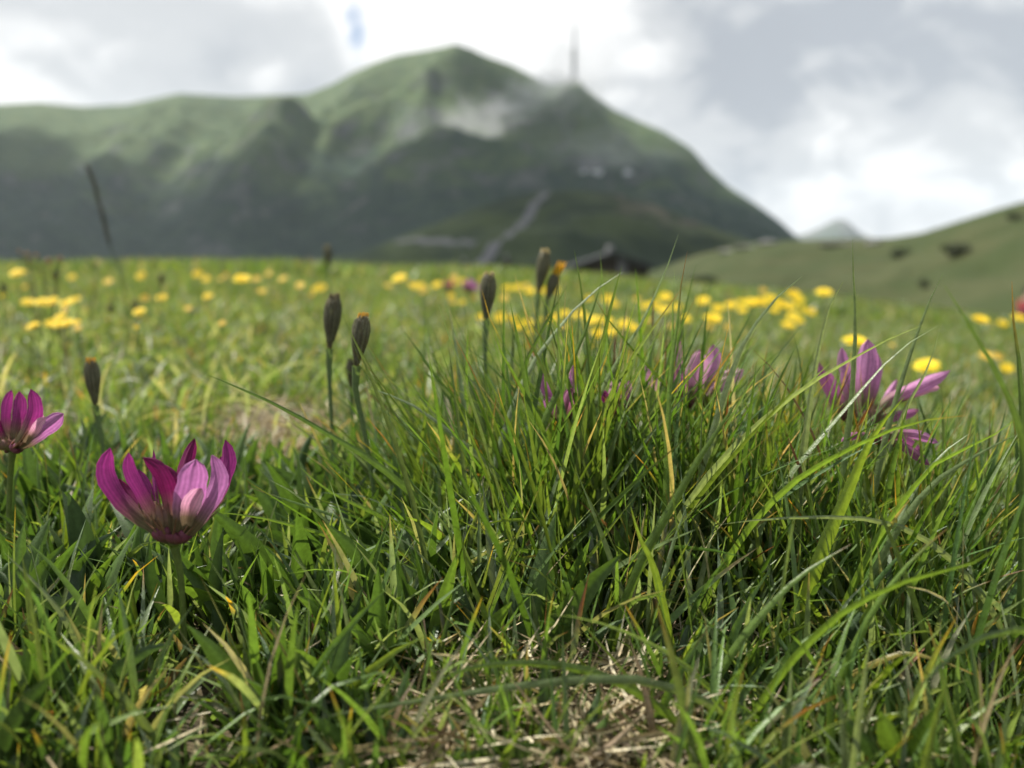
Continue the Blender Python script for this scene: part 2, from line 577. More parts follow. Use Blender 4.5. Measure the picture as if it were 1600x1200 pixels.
# roads draped over the dark hill
M_ROAD = simple_mat('gravel', (0.11, 0.11, 0.115), (0.15, 0.15, 0.155), 0.3, 0.9)
def road(name, pix, half, label, bvh=DBVH, mat=M_ROAD, lift=0.6):
    pts = [hit(bvh, *q) for q in pix]
    pts = [q for q in pts if q is not None]
    line = catmull(pts, 40)
    V = []
    for i in range(40):
        tdir = Vector(line[min(i + 1, 39)] - line[max(i - 1, 0)])
        tdir.z = 0
        s = Vector((tdir.y, -tdir.x, 0)).normalized()
        for k in (-1, -0.33, 0.33, 1):
            q = Vector(line[i]) + s * half * k
            h = drop(bvh, q.x, q.y)
            V.append((q.x, q.y, (h.z if h else q.z) + lift + (0.3 if abs(k) < 0.5 else 0.0)))
    o = link(name, mesh_np(name, np.array(V), grid_faces(40, 4)), mat=mat)
    return tag(o, label, 'road', kind='structure')
road('road', [(744, 416), (768, 394), (794, 370), (815, 350), (832, 327), (846, 310), (853, 302)], 4.2, 'pale grey track climbing the dark hill')
road('road.001', [(585, 383), (620, 378), (660, 377), (705, 381), (738, 384)], 3.2, 'faint grey track crossing the dark hill', lift=0.5)

# ------------------------------------------------------------------ air
def box_mesh(name, lo, hi):
    x0, y0, z0 = lo; x1, y1, z1 = hi
    V = np.array([(x0, y0, z0), (x1, y0, z0), (x1, y1, z0), (x0, y1, z0), (x0, y0, z1), (x1, y0, z1), (x1, y1, z1), (x0, y1, z1)], float)
    f = np.array([(3, 2, 1, 0), (4, 5, 6, 7), (0, 1, 5, 4), (1, 2, 6, 5), (2, 3, 7, 6), (3, 0, 4, 7)])
    return V, f
m, t, out = mat_new('haze_air')
vol = t.n('ShaderNodeVolumePrincipled')
vol.inputs['Color'].default_value = (0.78, 0.88, 1.0, 1)
vol.inputs['Density'].default_value = 0.00005
vol.inputs['Anisotropy'].default_value = 0.2
t.l(vol.outputs[0], out.inputs['Volume'])
V, f = box_mesh('haze', (-8200, -8200, -52), (8200, 8600, 730))
haze = link('haze', mesh_np('haze', V, f, smooth=False), mat=m)
tag(haze, 'thin pale summer haze over the valley', 'haze', kind='stuff')

def wisp(px, py, rx, ry, dens, back=40, label=''):
    """a rag of cloud hanging against the slope"""
    h = hit(MBVH, px, py)
    dd = 2300.0 if h is None else (h - EYE).length
    dd -= back + rx * dd / F * 0.35
    c_ = EYE + ray(px, py).normalized() * dd
    sx, sz = rx * dd / F, ry * dd / F
    m, t, out = mat_new('cloud_vapour')
    co = t.n('ShaderNodeTexCoord').outputs['Object']
    rad = t.vmath('LENGTH', co).outputs['Value']
    n = t.noise(t.vmath('ADD', t.vmath('MULTIPLY', co, (1.0, 1.0, 1.0 * sz / sx + 0.3)).outputs[0], (px, py, 0)).outputs[0], 2.6, 6, 0.66, 0.8)
    fall = t.maprange(rad, 1.0, 0.1, 0.0, 1.0)
    k = t.maprange(t.math('ADD', t.math('MULTIPLY', fall, 0.75), t.math('MULTIPLY', t.math('SUBTRACT', n, 0.5), 3.0)), 0.2, 1.1, 0, 1)
    k = t.math('MULTIPLY', k, t.maprange(rad, 1.0, 0.75, 0.0, 1.0))
    vol = t.n('ShaderNodeVolumePrincipled')
    vol.inputs['Color'].default_value = (0.97, 0.98, 1.0, 1)
    vol.inputs['Anisotropy'].default_value = 0.1
    t.l(t.math('MULTIPLY', k, dens), vol.inputs['Density'])
    t.l(vol.outputs[0], out.inputs['Volume'])
    # unit sphere scaled to an ellipsoid
    nr, nc = 14, 24
    th = np.linspace(0, math.pi, nr)[:, None]; ph = np.linspace(0, 2 * math.pi, nc, endpoint=False)[None, :]
    V = np.stack([np.sin(th) * np.cos(ph), np.sin(th) * np.sin(ph), np.cos(th) + 0 * ph], -1).reshape(-1, 3)
    o = link('cloud', mesh_np('cloud', V, grid_faces(nr, nc, True)[:, ::-1]), loc=c_, mat=m)
    o.scale = (sx, sx * 0.55, sz)
    return tag(o, label, 'cloud', 'rags of cloud drifting across the mountain', 'stuff')
wisp(648, 205, 62, 60, 0.017, label='small round puff of cloud against the slope below the summit')
wisp(740, 192, 110, 44, 0.013, label='flat rag of cloud in the middle of the mountain face')
wisp(800, 165, 110, 40, 0.011, label='narrow rag of cloud above the flat one')
wisp(868, 140, 105, 52, 0.015, label='bright rag of cloud at the foot of the transmitter mast')
wisp(900, 105, 110, 135, 0.0055, 160, 'faint mist round the transmitter mast')
wisp(960, 235, 190, 60, 0.003, label='thin veil of mist above the snow patches')
wisp(128, 262, 26, 30, 0.012, label='tiny pale puff of cloud low on the left slope')

# ------------------------------------------------------------------ things on the mountain
M_CONC = simple_mat('concrete', (0.33, 0.34, 0.35), (0.42, 0.42, 0.42), 0.1, 0.8)
M_STEEL = simple_mat('painted_steel', (0.40, 0.41, 0.43), (0.48, 0.48, 0.50), 0.2, 0.5)
hb = hit(MBVH, 897, 127) or P(897, 127, 2280)
hb.z -= 8
mast = empty('transmitter_mast', hb, 'tall slender grey transmitter mast on the mountain shoulder', 'mast')
sc_ = (hb - EYE).length / F
Hm = 88 * sc_ + 8
def lathe(prof, sides=14):
    pts = [(0, 0, z) for r, z in prof]
    V = []
    for r, z in prof:
        for k in range(sides):
            a = 2 * math.pi * k / sides
            V.append((r * math.cos(a), r * math.sin(a), z))
    return np.array(V), grid_faces(len(prof), sides, True)
V, f = lathe([(7.5, 0), (7.0, 14), (5.6, 40), (4.8, Hm * 0.55), (4.6, Hm * 0.56), (0.1, Hm * 0.56)])
link('shaft', mesh_np('shaft', V, f), mast, mat=M_CONC)
V, f = lathe([(3.4, Hm * 0.56), (3.0, Hm * 0.8), (2.4, Hm * 0.82), (1.8, Hm), (0.1, Hm)])
link('antenna', mesh_np('antenna', V, f), mast, mat=M_STEEL)
for k in (0.30, 0.40, 0.50):
    V, f = lathe([(5, Hm * k), (8.5, Hm * k + 0.8), (8.5, Hm * k + 2.6), (5, Hm * k + 3.2)])
    link('platform', mesh_np('platform', V, f), mast, mat=M_CONC)
V, f = box_mesh('b', (-22, -9, -4), (10, 8, 12))
link('base_building', mesh_np('base_building', V, f, smooth=False), mast, mat=M_CONC)
V, f = box_mesh('b', (-22.6, -9.6, 12), (10.6, 8.6, 13.2))
link('flat_roof', mesh_np('flat_roof', V, f, smooth=False), mast, mat=M_STEEL)

M_SNOW = simple_mat('shaded_snow', (0.40, 0.41, 0.42), (0.52, 0.53, 0.54), 0.05, 0.7)  # grey base colour stands in for cloud shade on white snow
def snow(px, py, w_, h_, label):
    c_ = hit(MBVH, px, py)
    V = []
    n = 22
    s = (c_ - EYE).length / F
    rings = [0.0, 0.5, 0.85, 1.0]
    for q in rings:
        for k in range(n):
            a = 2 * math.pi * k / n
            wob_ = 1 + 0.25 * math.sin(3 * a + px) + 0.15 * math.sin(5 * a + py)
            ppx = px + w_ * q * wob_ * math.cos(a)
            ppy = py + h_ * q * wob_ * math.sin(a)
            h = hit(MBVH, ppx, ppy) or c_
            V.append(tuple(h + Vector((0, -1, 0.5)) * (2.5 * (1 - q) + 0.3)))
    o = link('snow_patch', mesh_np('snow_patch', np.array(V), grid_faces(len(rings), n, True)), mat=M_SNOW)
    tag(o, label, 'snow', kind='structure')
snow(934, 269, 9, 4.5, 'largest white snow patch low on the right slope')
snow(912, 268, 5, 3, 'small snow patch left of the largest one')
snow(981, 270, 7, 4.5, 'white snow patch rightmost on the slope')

# hut under the dark hill
M_WOOD = simple_mat('dark_timber', (0.025, 0.02, 0.018), (0.05, 0.04, 0.032), 1.5, 0.8)
M_SLATE = simple_mat('slate_roof', (0.035, 0.038, 0.04), (0.055, 0.06, 0.063), 1.2, 0.95)
M_RENDER = simple_mat('pale_render', (0.14, 0.14, 0.145), (0.19, 0.19, 0.19), 0.8, 0.8)
D = 150.0
def hut(px0, pxa, px1, py_eave, py_apex, d, depth, label, name='mountain_hut', wall=M_WOOD):
    base = P((px0 + px1) / 2, py_eave + 22, d)
    k = d / F
    half = (px1 - px0) / 2 * k
    ax = (pxa - (px0 + px1) / 2) * k
    ze = 22 * k; za = (py_eave + 22 - py_apex) * k
    o = empty(name, base, label, 'hut')
    xi = half * 0.86
    z_in = ze + (za - ze) * 0.14
    # walls: front and back gable with sides
    ov = 1.2
    y0, y1 = ov, depth
    pr = [(-xi, -6.0), (xi, -6.0), (xi, z_in - 0.3), (ax, za - 0.45), (-xi, z_in - 0.3)]
    V = [(x, y0, z) for x, z in pr] + [(x, y1, z) for x, z in pr]
    me = bpy.data.meshes.new('wall')
    me.from_pydata(V, [], [(0, 1, 2, 3, 4), (9, 8, 7, 6, 5), (0, 5, 6, 1), (1, 6, 7, 2), (4, 9, 5, 0), (2, 7, 8, 3), (3, 8, 9, 4)])
    link('wall', me, o, mat=wall)
    th = 0.55
    for (xa, za_, xb, zb) in ((-half, ze, ax, za), (ax, za, half, ze)):
        V = [(xa, 0, za_), (xb, 0, zb), (xb, depth + ov, zb), (xa, depth + ov, za_), (xa, 0, za_ - th), (xb, 0, zb - th), (xb, depth + ov, zb - th), (xa, depth + ov, za_ - th)]
        me = bpy.data.meshes.new('roof')
        me.from_pydata(V, [], [(0, 1, 2, 3), (7, 6, 5, 4), (0, 4, 5, 1), (2, 6, 7, 3), (1, 5, 6, 2), (0, 3, 7, 4)])
        link('roof', me, o, mat=M_SLATE)
    V, f = box_mesh('c', (ax + half * 0.14, y0 - 0.5, -6), (ax + half * 0.34, y0 - 0.04, za - (za - ze) * 0.34))
    link('porch_wall', mesh_np('porch_wall', V, f, smooth=False), o, mat=M_RENDER)
    V, f = box_mesh('c', (ax - 0.45, depth * 0.4, za - 1.2), (ax + 0.45, depth * 0.4 + 0.9, za + 0.9))
    link('chimney', mesh_np('chimney', V, f, smooth=False), o, mat=M_RENDER)
    return o
hut(890, 957, 1024, 416, 393, 120.0, 9.0, 'dark timber hut with a grey roof at the far meadow edge')
hut(712, 724, 737, 416, 408, 260.0, 6.0, 'small pale shed at the foot of the grey track', 'shed', M_RENDER)
hut(779, 791, 803, 414, 402, 260.0, 6.0, 'small pinkish shed right of the grey track foot', 'shed', simple_mat('pink_render', (0.16, 0.13, 0.13), (0.2, 0.165, 0.16), 0.8))

# shrubs on the grassy hill
M_SHRUB = leaf_material('juniper', 0.2, 0.6, 0.3, (1, 1.1, 0.6), 0.3, 2.0)
M_BARK = simple_mat('bark', (0.06, 0.045, 0.03), (0.10, 0.08, 0.06), 3.0)
def shrub(px, py, wpx, hpx, label, n=420):
    c_ = hit(PBVH, px, py + hpx * 0.4)
    if c_ is None:
        return
    k = (c_ - EYE).length / F
    w_, h_ = wpx * k / 2, hpx * k
    o = empty('juniper_shrub', c_, label, 'shrub', 'dark shrubs on the grassy hillside')
    lobes = [(random.uniform(-.6, .6) * w_, random.uniform(-.4, .4) * w_, random.uniform(.25, .75) * h_, random.uniform(.3, .5)) for _ in range(7)]
    ctr, nrm = [], []
    for i in range(n):
        lx, ly, lz, lr = random.choice(lobes)
        v = Vector((random.gauss(0, 1), random.gauss(0, 1), random.gauss(0, 1))).normalized() * random.uniform(.6, 1)
        ctr.append((lx + v.x * lr * w_, ly + v.y * lr * w_, max(0.02, lz + v.z * lr * h_)))
    ctr = np.array(ctr)
    s = 0.13 * w_
    a = RNG.normal(size=(n, 3)); b_ = RNG.normal(size=(n, 3))
    a /= np.linalg.norm(a, axis=1)[:, None]; b_ /= np.linalg.norm(b_, axis=1)[:, None]
    V = np.stack([ctr - a * s, ctr + b_ * s * 0.5, ctr + a * s, ctr - b_ * s * 0.5], 1).reshape(-1, 3)
    f = np.arange(4 * n).reshape(-1, 4)
    cc = np.repeat(RNG.uniform(0.6, 1.3, (n, 1)) * np.array([[0.05, 0.062, 0.03]]), 4, 0)
    link('foliage', mesh_np('foliage', V, f, cc, False), o, mat=M_SHRUB)['kind'] = 'stuff'
    Vt, ft, ct = tube_arrays([(0, 0, -0.2), (0.05 * w_, 0, h_ * 0.3), (0.1 * w_, 0, h_ * 0.6)], [0.08 * w_, 0.06 * w_, 0.03 * w_], 6)
    link('trunk', mesh_np('trunk', Vt, ft), o, mat=M_BARK)
shrub(1404, 396, 30, 14, 'dark shrub on the grassy hill just below the skyline dip')
shrub(1490, 393, 46, 16, 'wide dark shrub halfway up the grassy hill')
shrub(1440, 446, 22, 14, 'small dark shrub low on the grassy hill')
shrub(1586, 340, 24, 10, 'dark shrub highest up the grassy hill')
shrub(1092, 441, 60, 12, 'long low dark shrub at the left foot of the grassy hill', 700)

M_STONE = simple_mat('limestone', (0.17, 0.165, 0.155), (0.24, 0.235, 0.225), 0.8, 0.85, bump=0.4, bdist=0.1)
def boulder(px, py, wpx, hpx, label):
    c_ = hit(PBVH, px, py)
    if c_ is None:
        return
    k = (c_ - EYE).length / F
    nr, nc = 9, 14
    th = np.linspace(0, math.pi, nr)[:, None]; ph = np.linspace(0, 2 * math.pi, nc, endpoint=False)[None, :]
    x = np.sin(th) * np.cos(ph); y = np.sin(th) * np.sin(ph); z = np.cos(th) + 0 * ph
    s = 1 + 0.5 * fbm(x * 1.3 + px, y * 1.3 + z * 2.0, 3)
    V = np.stack([x * s * wpx * k / 2, y * s * wpx * k / 3, z * s * hpx * k / 2], -1).reshape(-1, 3)
    o = link('boulder', mesh_np('boulder', V, grid_faces(nr, nc, True)[:, ::-1], smooth=False), loc=c_ + Vector((0, 0, hpx * k * 0.2)), mat=M_STONE)
    tag(o, label, 'boulder', 'pale stones along the hill skyline')
boulder(1200, 381, 30, 7, 'flat pale stone on the skyline at the dip of the hill')
boulder(1165, 388, 34, 6, 'long low pale stone left of the flat one on the skyline')
boulder(1135, 394, 26, 5, 'pale stone farthest left along the hill edge')
boulder(1364, 382, 20, 8, 'pale round stone on the skyline right of the blue peak')
boulder(1310, 383, 50, 5, 'very flat pale stone below the blue peak')

# cumulus overhead, above the picture: their shade lies on the slopes
M_CLOUD, t, out = mat_new('cumulus')
vol = t.n('ShaderNodeVolumePrincipled')
vol.inputs['Color'].default_value = (0.97, 0.98, 1.0, 1)
vol.inputs['Density'].default_value = 0.016
t.l(vol.outputs[0], out.inputs['Volume'])
def cumulus(sx, sy, target, rx, ry, alt, label):
    """cloud whose shade falls on the ground point target"""
    k = (alt - target[2]) / SUN_DIR.z
    c_ = Vector(target) + SUN_DIR * k
    nr, nc = 40, 80
    th = np.linspace(0, math.pi, nr)[:, None]; ph = np.linspace(0, 2 * math.pi, nc, endpoint=False)[None, :]
    x = np.sin(th) * np.cos(ph); y = np.sin(th) * np.sin(ph); z = np.cos(th) + 0 * ph
    s = 1 + 0.6 * fbm(x * 1.9 + sx, y * 1.9 + z * 1.5 + sy, 3)
    zz = np.where(z > 0, z * s, z * 0.3)
    V = np.stack([x * s * rx, y * s * ry, zz * 130], -1).reshape(-1, 3)
    o = link('cloud', mesh_np('cloud', V, grid_faces(nr, nc, True)[:, ::-1]), loc=(c_.x, c_.y, alt + 40), mat=M_CLOUD)
    tag(o, label, 'cloud', 'cumulus clouds above the picture', 'stuff')
def on_slope(px, py):
    return tuple(hit(MBVH, px, py))
cumulus(1, 2, on_slope(-30, 335), 480, 330, 920, 'cumulus cloud shading the lower left slope')
cumulus(5, 9, on_slope(720, 360), 640, 290, 920, 'cumulus cloud shading the foot of the mountain')
cumulus(7, 3, on_slope(330, 398), 440, 130, 920, 'cumulus cloud shading the valley edge')
cumulus(3, 4, (60, 640, 20), 260, 260, 800, 'cumulus cloud shading the dark hill')
cumulus(8, 1, on_slope(1090, 320), 300, 380, 980, 'cumulus cloud shading the right flank')
cumulus(2, 8, on_slope(800, 150), 130, 210, 1120, 'small cumulus cloud shading the summit shoulder')

# ------------------------------------------------------------------ grass
GREENS = np.array([(0.075, 0.13, 0.025), (0.10, 0.165, 0.032), (0.07, 0.125, 0.035), (0.12, 0.18, 0.055), (0.15, 0.20, 0.035), (0.17, 0.21, 0.10), (0.13, 0.17, 0.04)])
MEADOW = np.vstack([GREENS * (1.15, 1.1, 1.0), [(0.20, 0.25, 0.12), (0.16, 0.21, 0.05), (0.12, 0.19, 0.035), (0.22, 0.21, 0.10)]])
TIPS = np.array([(0.40, 0.20, 0.05), (0.22, 0.09, 0.04), (0.42, 0.33, 0.16), (0.12, 0.05, 0.03), (0.55, 0.33, 0.04)])
GREENS = GREENS * (0.80, 0.90, 0.80)
MEADOW = MEADOW * (0.88, 0.95, 1.2)
STRAWS = np.array([(0.42, 0.36, 0.22), (0.32, 0.26, 0.15), (0.50, 0.45, 0.31), (0.18, 0.13, 0.075), (0.27, 0.22, 0.13)])

def unit(a):
    return a / np.maximum(np.linalg.norm(a, axis=-1, keepdims=True), 1e-9)

def make_blades(base, az, length, tilt0, bend, width, S, greens=GREENS, tip_p=0.18, dry_p=0.02, three=True, fold=0.35, sink=0.004, bright=None):
    """base (N,3), az lean direction, tilt0 start angle from vertical, bend added to the tip (radians)"""
    N = len(base)
    s = np.linspace(0, 1, S)
    ang = tilt0[:, None] + bend[:, None] * s[None] ** 1.4
    dl = length[:, None] / (S - 1)
    hx = np.concatenate([np.zeros((N, 1)), np.cumsum(np.sin((ang[:, 1:] + ang[:, :-1]) / 2) * dl, 1)], 1)
    hz = np.concatenate([np.zeros((N, 1)), np.cumsum(np.cos((ang[:, 1:] + ang[:, :-1]) / 2) * dl, 1)], 1)
    side = RNG.normal(0, 0.10, N)[:, None] * (s[None] ** 2) * length[:, None]
    ca, sa = np.sin(az)[:, None], np.cos(az)[:, None]
    C = np.stack([base[:, 0:1] + hx * ca + side * sa, base[:, 1:2] + hx * sa - side * ca, base[:, 2:3] + hz - sink], -1)
    T = unit(np.gradient(C, axis=1))
    wdir = np.stack([sa + 0 * s, -ca + 0 * s, 0 * s + 0 * sa], -1)
    tw = RNG.normal(0, 0.7, N)[:, None] + RNG.normal(0, 0.5, N)[:, None] * s[None]
    nrm = unit(np.cross(T, wdir))
    wd = wdir * np.cos(tw)[..., None] + nrm * np.sin(tw)[..., None]
    nd = unit(np.cross(wd, T))
    prof = np.clip(np.minimum(1.0, 0.75 + s * 1.2), 0, 1) * np.clip((1 - s) * 2.4, 0, 1) ** 0.75
    prof[-1] = 0.02
    Wv = wd * (width[:, None] * 0.5 * prof[None])[..., None]
    Nv = nd * (width[:, None] * 0.5 * prof[None] * fold)[..., None]
    base_c = greens[RNG.integers(0, len(greens), N)] * RNG.uniform(0.7, 1.25, (N, 1))
    cols = np.repeat(base_c[:, None, :], S, 1)
    cols = cols * (0.95 + 0.25 * s[None, :, None])
    # pale sheath at the foot
    k = np.clip(1 - s / 0.18, 0, 1)[None, :, None] * 0.5
    cols = cols * (1 - k) + np.array([0.22, 0.2, 0.10]) * k
    tipped = RNG.random(N) < tip_p
    start = RNG.uniform(0.72, 0.97, N)
    kt = np.clip((s[None] - start[:, None]) / 0.06, 0, 1) * tipped[:, None]
    tc_ = TIPS[RNG.integers(0, len(TIPS), N)]
    cols = cols * (1 - kt[..., None]) + tc_[:, None, :] * kt[..., None]
    dry = RNG.random(N) < dry_p
    dc = STRAWS[RNG.integers(0, len(STRAWS), N)]
    cols[dry] = dc[dry][:, None, :]
    return strips(C, Wv, Nv, cols, three)

def scatter(n, d0, d1, pw=1.0, spread=1.12):
    """positions in the visible wedge, distance d0..d1"""
    q = RNG.random(n)
    d = (d0 ** pw + (d1 ** pw - d0 ** pw) * q) ** (1 / pw)
    u = RNG.uniform(-1, 1, n) * 0.62 * spread
    x = u * d + RNG.normal(0, 0.03, n) * 0
    return x, d, 800 + F * u

def patch_mask(px, d):
    """bare, straw covered places: 1 = bare"""
    wv = 60 * np.sin(px * 0.03) + 30 * np.sin(px * 0.11 + d * 60)
    m1 = (0.85 * np.exp(-((px - 960) / 95.0) ** 4) + 0.45 * np.exp(-((px - 690) / 90.0) ** 4)) * (d < 0.206 + 0.00008 * wv)
    m2 = np.exp(-(((px - 440) / 120.0) ** 2 + ((d - 0.485) / 0.10) ** 2) ** 2)
    m3 = np.exp(-(((px - 1230) / 160.0) ** 2 + ((d - 0.205) / 0.02) ** 2)) * 0.3
    return np.clip(np.maximum(np.maximum(m1, m2), m3), 0, 1)

def height_map(px, d):
    left = np.clip((600 - px) / 160, 0, 1)
    h = np.where(d < 0.42, 0.032, 0.026) * left + (1 - left) * np.where(d < 0.5, 0.046, 0.034)
    h = np.where(d < 0.21, np.minimum(h, 0.030), h)
    return h

def stuff(name, arrs, mat, label, cat):
    V, f, c_ = join_arrays(arrs)
    o = link(name, mesh_np(name, V, f, c_), mat=mat)
    return tag(o, label, cat, kind='stuff')

def clear_of(px, d, hmax_px):
    return hmax_px

# near turf
x, d, px = scatter(34000, 0.15, 1.25, 1.25)
keep = RNG.random(len(x)) > patch_mask(px, d) * 0.93
keep2 = ~((px[keep] < 640) & (d[keep] < 0.34) & (RNG.random(keep.sum()) < 0.48))
x, d, px = x[keep][keep2], d[keep][keep2], px[keep][keep2]
n = len(x)
L = height_map(px, d) * RNG.uniform(0.5, 1.35, n)
# keep the flower and its stem free
cap = np.where((px > 175) & (px < 360) & (d < 0.215), 0.016, 1.0)
L = np.minimum(L, cap)
L = np.where((d < 0.21) & ((px < 560) | (px > 1080)), L * 1.25, L)
near_turf = make_blades(np.stack([x, d, gz(x, d)], -1), RNG.uniform(0, 2 * math.pi, n), L, np.abs(RNG.normal(0.25, 0.25, n)), np.abs(RNG.normal(0.5, 0.55, n)),
                        RNG.uniform(0.0009, 0.0021, n) * np.clip(d * 1.6 + 0.6, 1, 1.9), 6, greens=MEADOW, dry_p=0.035)
# extra short blades right in front of the lens
x, d, px = scatter(3600, 0.155, 0.215, 1.0)
keep = (RNG.random(len(x)) > patch_mask(px, d) * 1.3) & ~((px > 190) & (px < 350))
x, d = x[keep], d[keep]
n = len(x)
front_turf = make_blades(np.stack([x, d, gz(x, d)], -1), RNG.uniform(0, 2 * math.pi, n), RNG.uniform(0.010, 0.028, n), np.abs(RNG.normal(0.3, 0.25, n)), np.abs(RNG.normal(0.5, 0.5, n)),
                         RNG.uniform(0.0010, 0.0022, n), 6, dry_p=0.02)
# mid turf
x, d, px = scatter(52000, 1.2, 3.2, 1.3)
n = len(x)
mid_turf = make_blades(np.stack([x, d, gz(x, d)], -1), RNG.uniform(0, 2 * math.pi, n), RNG.uniform(0.02, 0.055, n), np.abs(RNG.normal(0.3, 0.3, n)), np.abs(RNG.normal(0.5, 0.5, n)),
                       RNG.uniform(0.0020, 0.0036, n), 4, greens=MEADOW, three=False, dry_p=0.08, tip_p=0.1)
x, d, px = scatter(60000, 3.1, 10.0, 1.2)
n = len(x)
far_turf = make_blades(np.stack([x, d, gz(x, d)], -1), RNG.uniform(0, 2 * math.pi, n), RNG.uniform(0.04, 0.10, n), np.abs(RNG.normal(0.25, 0.25, n)), np.abs(RNG.normal(0.4, 0.4, n)),
                       RNG.uniform(0.006, 0.011, n), 4, greens=MEADOW, three=False, dry_p=0.08, tip_p=0.05)
# dry pale bent blades in the middle distance, sun glints put into their colour
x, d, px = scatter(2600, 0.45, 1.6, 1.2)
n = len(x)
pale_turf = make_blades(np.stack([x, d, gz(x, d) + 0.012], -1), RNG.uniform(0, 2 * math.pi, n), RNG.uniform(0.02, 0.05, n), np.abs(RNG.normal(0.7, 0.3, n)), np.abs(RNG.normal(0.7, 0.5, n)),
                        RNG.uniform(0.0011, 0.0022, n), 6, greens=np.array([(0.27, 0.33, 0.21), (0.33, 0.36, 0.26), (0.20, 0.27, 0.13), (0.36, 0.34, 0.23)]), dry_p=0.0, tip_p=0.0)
stuff('grass', [near_turf, front_turf, mid_turf, far_turf, pale_turf], M_GRASS, 'short green meadow turf covering the ground', 'grass')

# straw on the ground
x, d, px = scatter(30000, 0.15, 1.0, 1.2)
keep = RNG.random(len(x)) < 0.06 + patch_mask(px, d)
x, d, px = x[keep], d[keep], px[keep]
x2, d2, px2 = scatter(9000, 0.15, 0.23, 1.2)
k2 = RNG.random(len(px2)) < patch_mask(px2, d2) * 1.2
x = np.concatenate([x, x2[k2]]); d = np.concatenate([d, d2[k2]]); px = np.concatenate([px, px2[k2]])
x3, d3, px3 = scatter(30000, 0.38, 0.60, 1.0)
k3 = RNG.random(len(px3)) < (patch_mask(px3, d3) - 0.3)
x = np.concatenate([x, x3[k3]]); d = np.concatenate([d, d3[k3]]); px = np.concatenate([px, px3[k3]])
n = len(x)
zz = gz(x, d) + RNG.uniform(0.002, 0.012, n)
straw = make_blades(np.stack([x, d, zz], -1), RNG.uniform(0, 2 * math.pi, n), RNG.uniform(0.008, 0.03, n), RNG.normal(1.52, 0.2, n), RNG.normal(0.0, 0.35, n),
                    RNG.uniform(0.0004, 0.0011, n), 4, greens=STRAWS, tip_p=0, dry_p=0, three=True, sink=0.0)
stuff('dead_grass', [straw], M_STRAW, 'dry beige dead grass lying between the green blades', 'dead grass')

# ---- tufts
def single_blade(line, width, col, S=9, tipcol=None, tipstart=0.9, fold=0.3, flat=None, prof=None, seed_roll=0.0):
    """one blade or leaf along a 3D line from foot to tip -> arrays (5 verts across)"""
    C = catmull(line, S)
    s = np.linspace(0, 1, S)
    T = unit(np.gradient(C, axis=0))
    view = unit(C - np.array(tuple(EYE)))
    wd = unit(np.cross(T, view))
    nd = unit(np.cross(wd, T))
    ro = (seed_roll + 0.5 * seed_roll * s)[:, None]
    wd, nd = wd * np.cos(ro) + nd * np.sin(ro), nd * np.cos(ro) - wd * np.sin(ro)
    if prof is None:
        prof = np.clip(0.8 + s, 0, 1) * np.clip((1 - s) * 2.2, 0, 1) ** 0.8
    prof = np.asarray(prof).copy()
    prof[-1] = 0.02
    hw = (width / 2 * prof)[:, None]
    rows = []
    for q in (-1.0, -0.5, 0.0, 0.5, 1.0):
        rows.append(C + wd * hw * q + nd * hw * fold * (abs(q) ** 1.2))
    V = np.stack(rows, 1).reshape(-1, 3)
    c0 = np.tile(np.array(col, float), (S, 5, 1)) * (0.92 + 0.2 * s)[:, None, None]
    c0[:, 2, :] *= 1.18                                # pale midrib
    c0[:, 1, :] *= 0.92; c0[:, 3, :] *= 0.92
    if tipcol is not None:
        k = np.clip((s - tipstart) / 0.07, 0, 1)[:, None, None]
        c0 = c0 * (1 - k) + np.array(tipcol) * k
    return V, grid_faces(S, 5), c0.reshape(-1, 3)

def part(name, arrs, parent, mat, kind=None):
    V, f, c_ = arrs
    o = link(name, mesh_np(name, V - np.array(tuple(parent.location)), f, c_), parent, mat=mat)
    if kind:
        o['kind'] = kind
    return o

def ground_at(px, d):
    """point of the ground straight ahead of pixel column px at depth d"""
    x = (px - 800) / F * d
    return Vector((x, d, gzf(x, d)))

G1, G2, G3, G4, G5, GB = (0.10, 0.17, 0.04), (0.13, 0.21, 0.04), (0.08, 0.13, 0.04), (0.16, 0.22, 0.09), (0.19, 0.27, 0.04), (0.22, 0.28, 0.16)
OR, BR, ST, YE = TIPS[0], TIPS[1], TIPS[2], TIPS[4]
def to_ground(pts):
    """continue a foot-first line down to the ground"""
    a, b_ = Vector(pts[0]), Vector(pts[1])
    dv = (a - b_)
    step = dv.normalized() * 0.012
    q = a.copy()
    ext = []
    for i in range(14):
        g = gzf(q.x, q.y)
        if q.z <= g - 0.003:
            break
        step = (step + Vector((0, 0, -0.0035))).normalized() * 0.012
        q = q + step
        ext.append(q.copy())
    return [tuple(e_) for e_ in reversed(ext)] + [tuple(p_) for p_ in pts]

